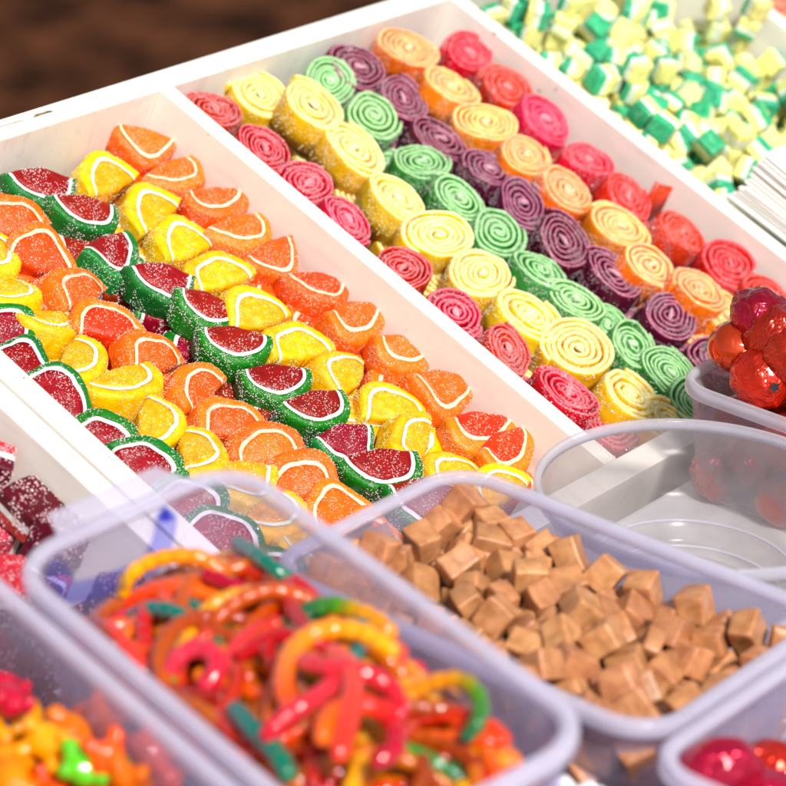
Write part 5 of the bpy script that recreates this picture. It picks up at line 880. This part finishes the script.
worm(wpx([(330,650,.2),(350,668,.4),(352,700,.4),(346,732,.3),(336,764,.1)]), 'pink', 'pink gummy worm running down the middle of the heap', None, .24)
worm(wpx([(300,660,.2),(330,668,.4),(360,672,.4),(392,690,.1),(402,722,-.2)]), 'pink', 'pink gummy worm lying across the middle of the heap', None, .24)
worm(wpx([(322,745,.1),(330,716,.3),(358,704,.3),(388,716,.1),(396,745,0),(372,766,0)]), 'orange to red', 'orange gummy worm curled in a ring near the front of the heap', None, .24)
worm(wpx([(168,676,-1.2),(178,658,-.8),(198,648,-.6),(216,658,-.6),(212,680,-.8),(196,690,-1.0)]), 'pink', 'salmon pink gummy worm curled up near the left wall of the worm tub', None, .24)
worm(wpx([(232,706,-.6),(252,728,-.4),(276,752,-.4),(292,782,-.6)]), 'teal', 'dark teal gummy worm near the front of the worm tub', None, .24)
worm(wpx([(300,612,-.6),(335,606,-.4),(372,618,-.4),(396,640,-.5)]), 'green to orange', 'green and gold gummy worm along the right wall of the worm tub', None, .24)

# ------------------------------------------------------------------ more slices beyond the third divider
M_pk = sugar_mat('peach_jelly', (.85, .22, .1), .2, .35)
pc = layered('jelly_block', (2.6, 1.6, 1.2), [M_pk], (), .25, 12, .1)
random.seed(31)
for i in range(5):
    for j in range(4):
        o_ = link('jelly_block', pc); tag(o_, 'blurred peach coloured jelly in the top right corner', 'jelly block', 'peach jellies beyond the last divider')
        put(o_, TRAY, (1.6 + i * 2.5, 34.8 + j * 1.9, -1.9 + random.uniform(-.3, .3)), Euler((random.uniform(-.3, .3), random.uniform(-.3, .3), random.uniform(-.5, .5))))

# ------------------------------------------------------------------ stack of paper bags on the right divider
M_paper = plain_mat('paper', (.82, .8, .74), (.88, .87, .83), 120, .8, bump=.3, stretch=(.4, 4, 4))
random.seed(12)
NB = 15
for k in range(NB):
    bm = bmesh.new(); lx, ly = 15, 6.0
    bmesh.ops.create_grid(bm, x_segments=14, y_segments=6, size=.5)
    for v in bm.verts:
        x, y = (v.co.x + .5), (v.co.y + .5)
        end = .35 * math.sin(y * 5 + k * .3) if x < .01 else 0
        v.co = Vector((x * lx + end * .5, y * ly, .25 * noise.noise(Vector((x * 3, y * 3, k * .08))) * (k / NB) + .12 * k * max(0, .5 - x) * .25))
    r_ = bmesh.ops.extrude_face_region(bm, geom=bm.faces[:])
    for v in [q for q in r_['geom'] if isinstance(q, bmesh.types.BMVert)]: v.co.z += .045
    bmesh.ops.recalc_face_normals(bm, faces=bm.faces)
    o_ = link('paper_bag', to_mesh('paper_bag', bm, M_paper, smooth=False))
    lab = 'white paper bag on top of the stack beside the mint cubes' if k == NB - 1 else ('white paper bag at the bottom of the stack beside the mint cubes' if k == 0 else 'white paper bag in the middle of the stack, only its edge showing')
    tag(o_, lab, 'paper bag', 'paper bags in a stack')
    put(o_, TRAY, (14.3 + .03 * k + random.uniform(-.12, .12), 18.15 + .05 * k + random.uniform(-.08, .08), .02 + .14 * k), Euler((0, 0, rad(random.uniform(-1, 1) + 1))))

# crumpled tissue in the gap between the worm tub and the caramel tub
bm = bmesh.new(); bmesh.ops.create_icosphere(bm, subdivisions=5, radius=1.5)
for v in bm.verts:
    d = v.co.normalized(); v.co *= 1 + .4 * abs(noise.noise(d * 2.1)) + .1 * noise.noise(d * 6)
    v.co.z *= 1.0
o = link('tissue_paper', to_mesh('tissue_paper', bm, plain_mat('tissue', (.75, .74, .78), (.86, .86, .88), 60, .8)))
put(o, LEVEL, (34.2, -21.2, -6.6)); tag(o, 'crumpled white tissue in the gap between the worm tub and caramel tub', 'tissue')

# sugar spilled on the board tops
random.seed(77); V = []; Fc = []
for i in range(1500):
    cl = random.random()
    if cl < .55: x, y = random.uniform(0, 22), random.uniform(.1, .72)
    elif cl < .8: x, y = random.uniform(0, 22), random.uniform(-16.4, -15.6)
    else: x, y = random.uniform(-.5, 0), random.uniform(-16, 17)
    if noise.noise(Vector((x * .8, y * 2, 3))) < .02: continue
    s_ = random.uniform(.012, .034); k = len(V); c = Vector((x, y, s_ * .5))
    for q in ((1, 0, 0), (-1, 0, 0), (0, 1, 0), (0, -1, 0), (0, 0, 1), (0, 0, -1)): V.append(tuple((c + Vector(q) * s_) * CM))
    for f_ in ((0,2,4),(2,1,4),(1,3,4),(3,0,4),(2,0,5),(1,2,5),(3,1,5),(0,3,5)): Fc.append([k + t_ for t_ in f_])
me = bpy.data.meshes.new('spilled_sugar'); me.from_pydata(V, [], Fc); me.materials.append(plain_mat('loose_sugar', (.5, .42, .34), (.8, .72, .62)))
o = link('spilled_sugar', me); put(o, TRAY, (0, 0, 0)); tag(o, 'loose sugar grains spilled along the tops of the tray boards', 'sugar', None, 'stuff')

# ------------------------------------------------------------------ light, sky, camera
SUN_EL, SUN_AZ = 46, -30          # azimuth measured in the level frame from +X towards +Y
sd = Vector((math.cos(rad(SUN_EL)) * math.cos(rad(SUN_AZ)), math.cos(rad(SUN_EL)) * math.sin(rad(SUN_AZ)), math.sin(rad(SUN_EL))))
su = bpy.data.lights.new('sun', 'SUN'); su.energy = 3.2; su.angle = rad(10); su.color = (1, .96, .9)
so = bpy.data.objects.new('sun', su); COL.objects.link(so); so.rotation_euler = sd.to_track_quat('Z', 'Y').to_euler()
w = bpy.data.worlds.new('World'); sc.world = w; w.use_nodes = True
nt = w.node_tree; nt.nodes.clear()
sky = nt.nodes.new('ShaderNodeTexSky'); sky.sky_type = 'NISHITA'; sky.sun_disc = False
sky.sun_elevation = rad(SUN_EL); sky.sun_rotation = math.atan2(sd.x, sd.y)
sky.air_density = 1.0; sky.dust_density = 3.0
bgn = nt.nodes.new('ShaderNodeBackground'); bgn.inputs[1].default_value = .065
wo = nt.nodes.new('ShaderNodeOutputWorld'); hs_ = nt.nodes.new('ShaderNodeHueSaturation'); hs_.inputs['Saturation'].default_value = .5; nt.links.new(sky.outputs[0], hs_.inputs['Color']); nt.links.new(hs_.outputs[0], bgn.inputs[0]); nt.links.new(bgn.outputs[0], wo.inputs[0])

cam = bpy.data.cameras.new('camera'); co_ = bpy.data.objects.new('camera', cam); COL.objects.link(co_)
R3 = Matrix((RX, -RY, -RZ)).transposed()
co_.matrix_world = Matrix.Translation(CAM) @ R3.to_4x4()
cam.sensor_width = 36; cam.sensor_fit = 'HORIZONTAL'; cam.lens = F_PX / 786 * 36
cam.clip_start = .05; cam.clip_end = 100
cam.dof.use_dof = True
cam.dof.focus_distance = (TRAY @ (at(420, 415) * CM) - CAM).dot(RZ)
cam.dof.aperture_fstop = 15
sc.camera = co_
sc.cycles.transparent_max_bounces = 20
sc.cycles.max_bounces = 10; sc.cycles.transmission_bounces = 8
sc.cycles.use_denoising = True
sc.view_settings.view_transform = 'Standard'; sc.view_settings.look = 'None'
sc.view_settings.exposure = 0.72; sc.view_settings.gamma = 1
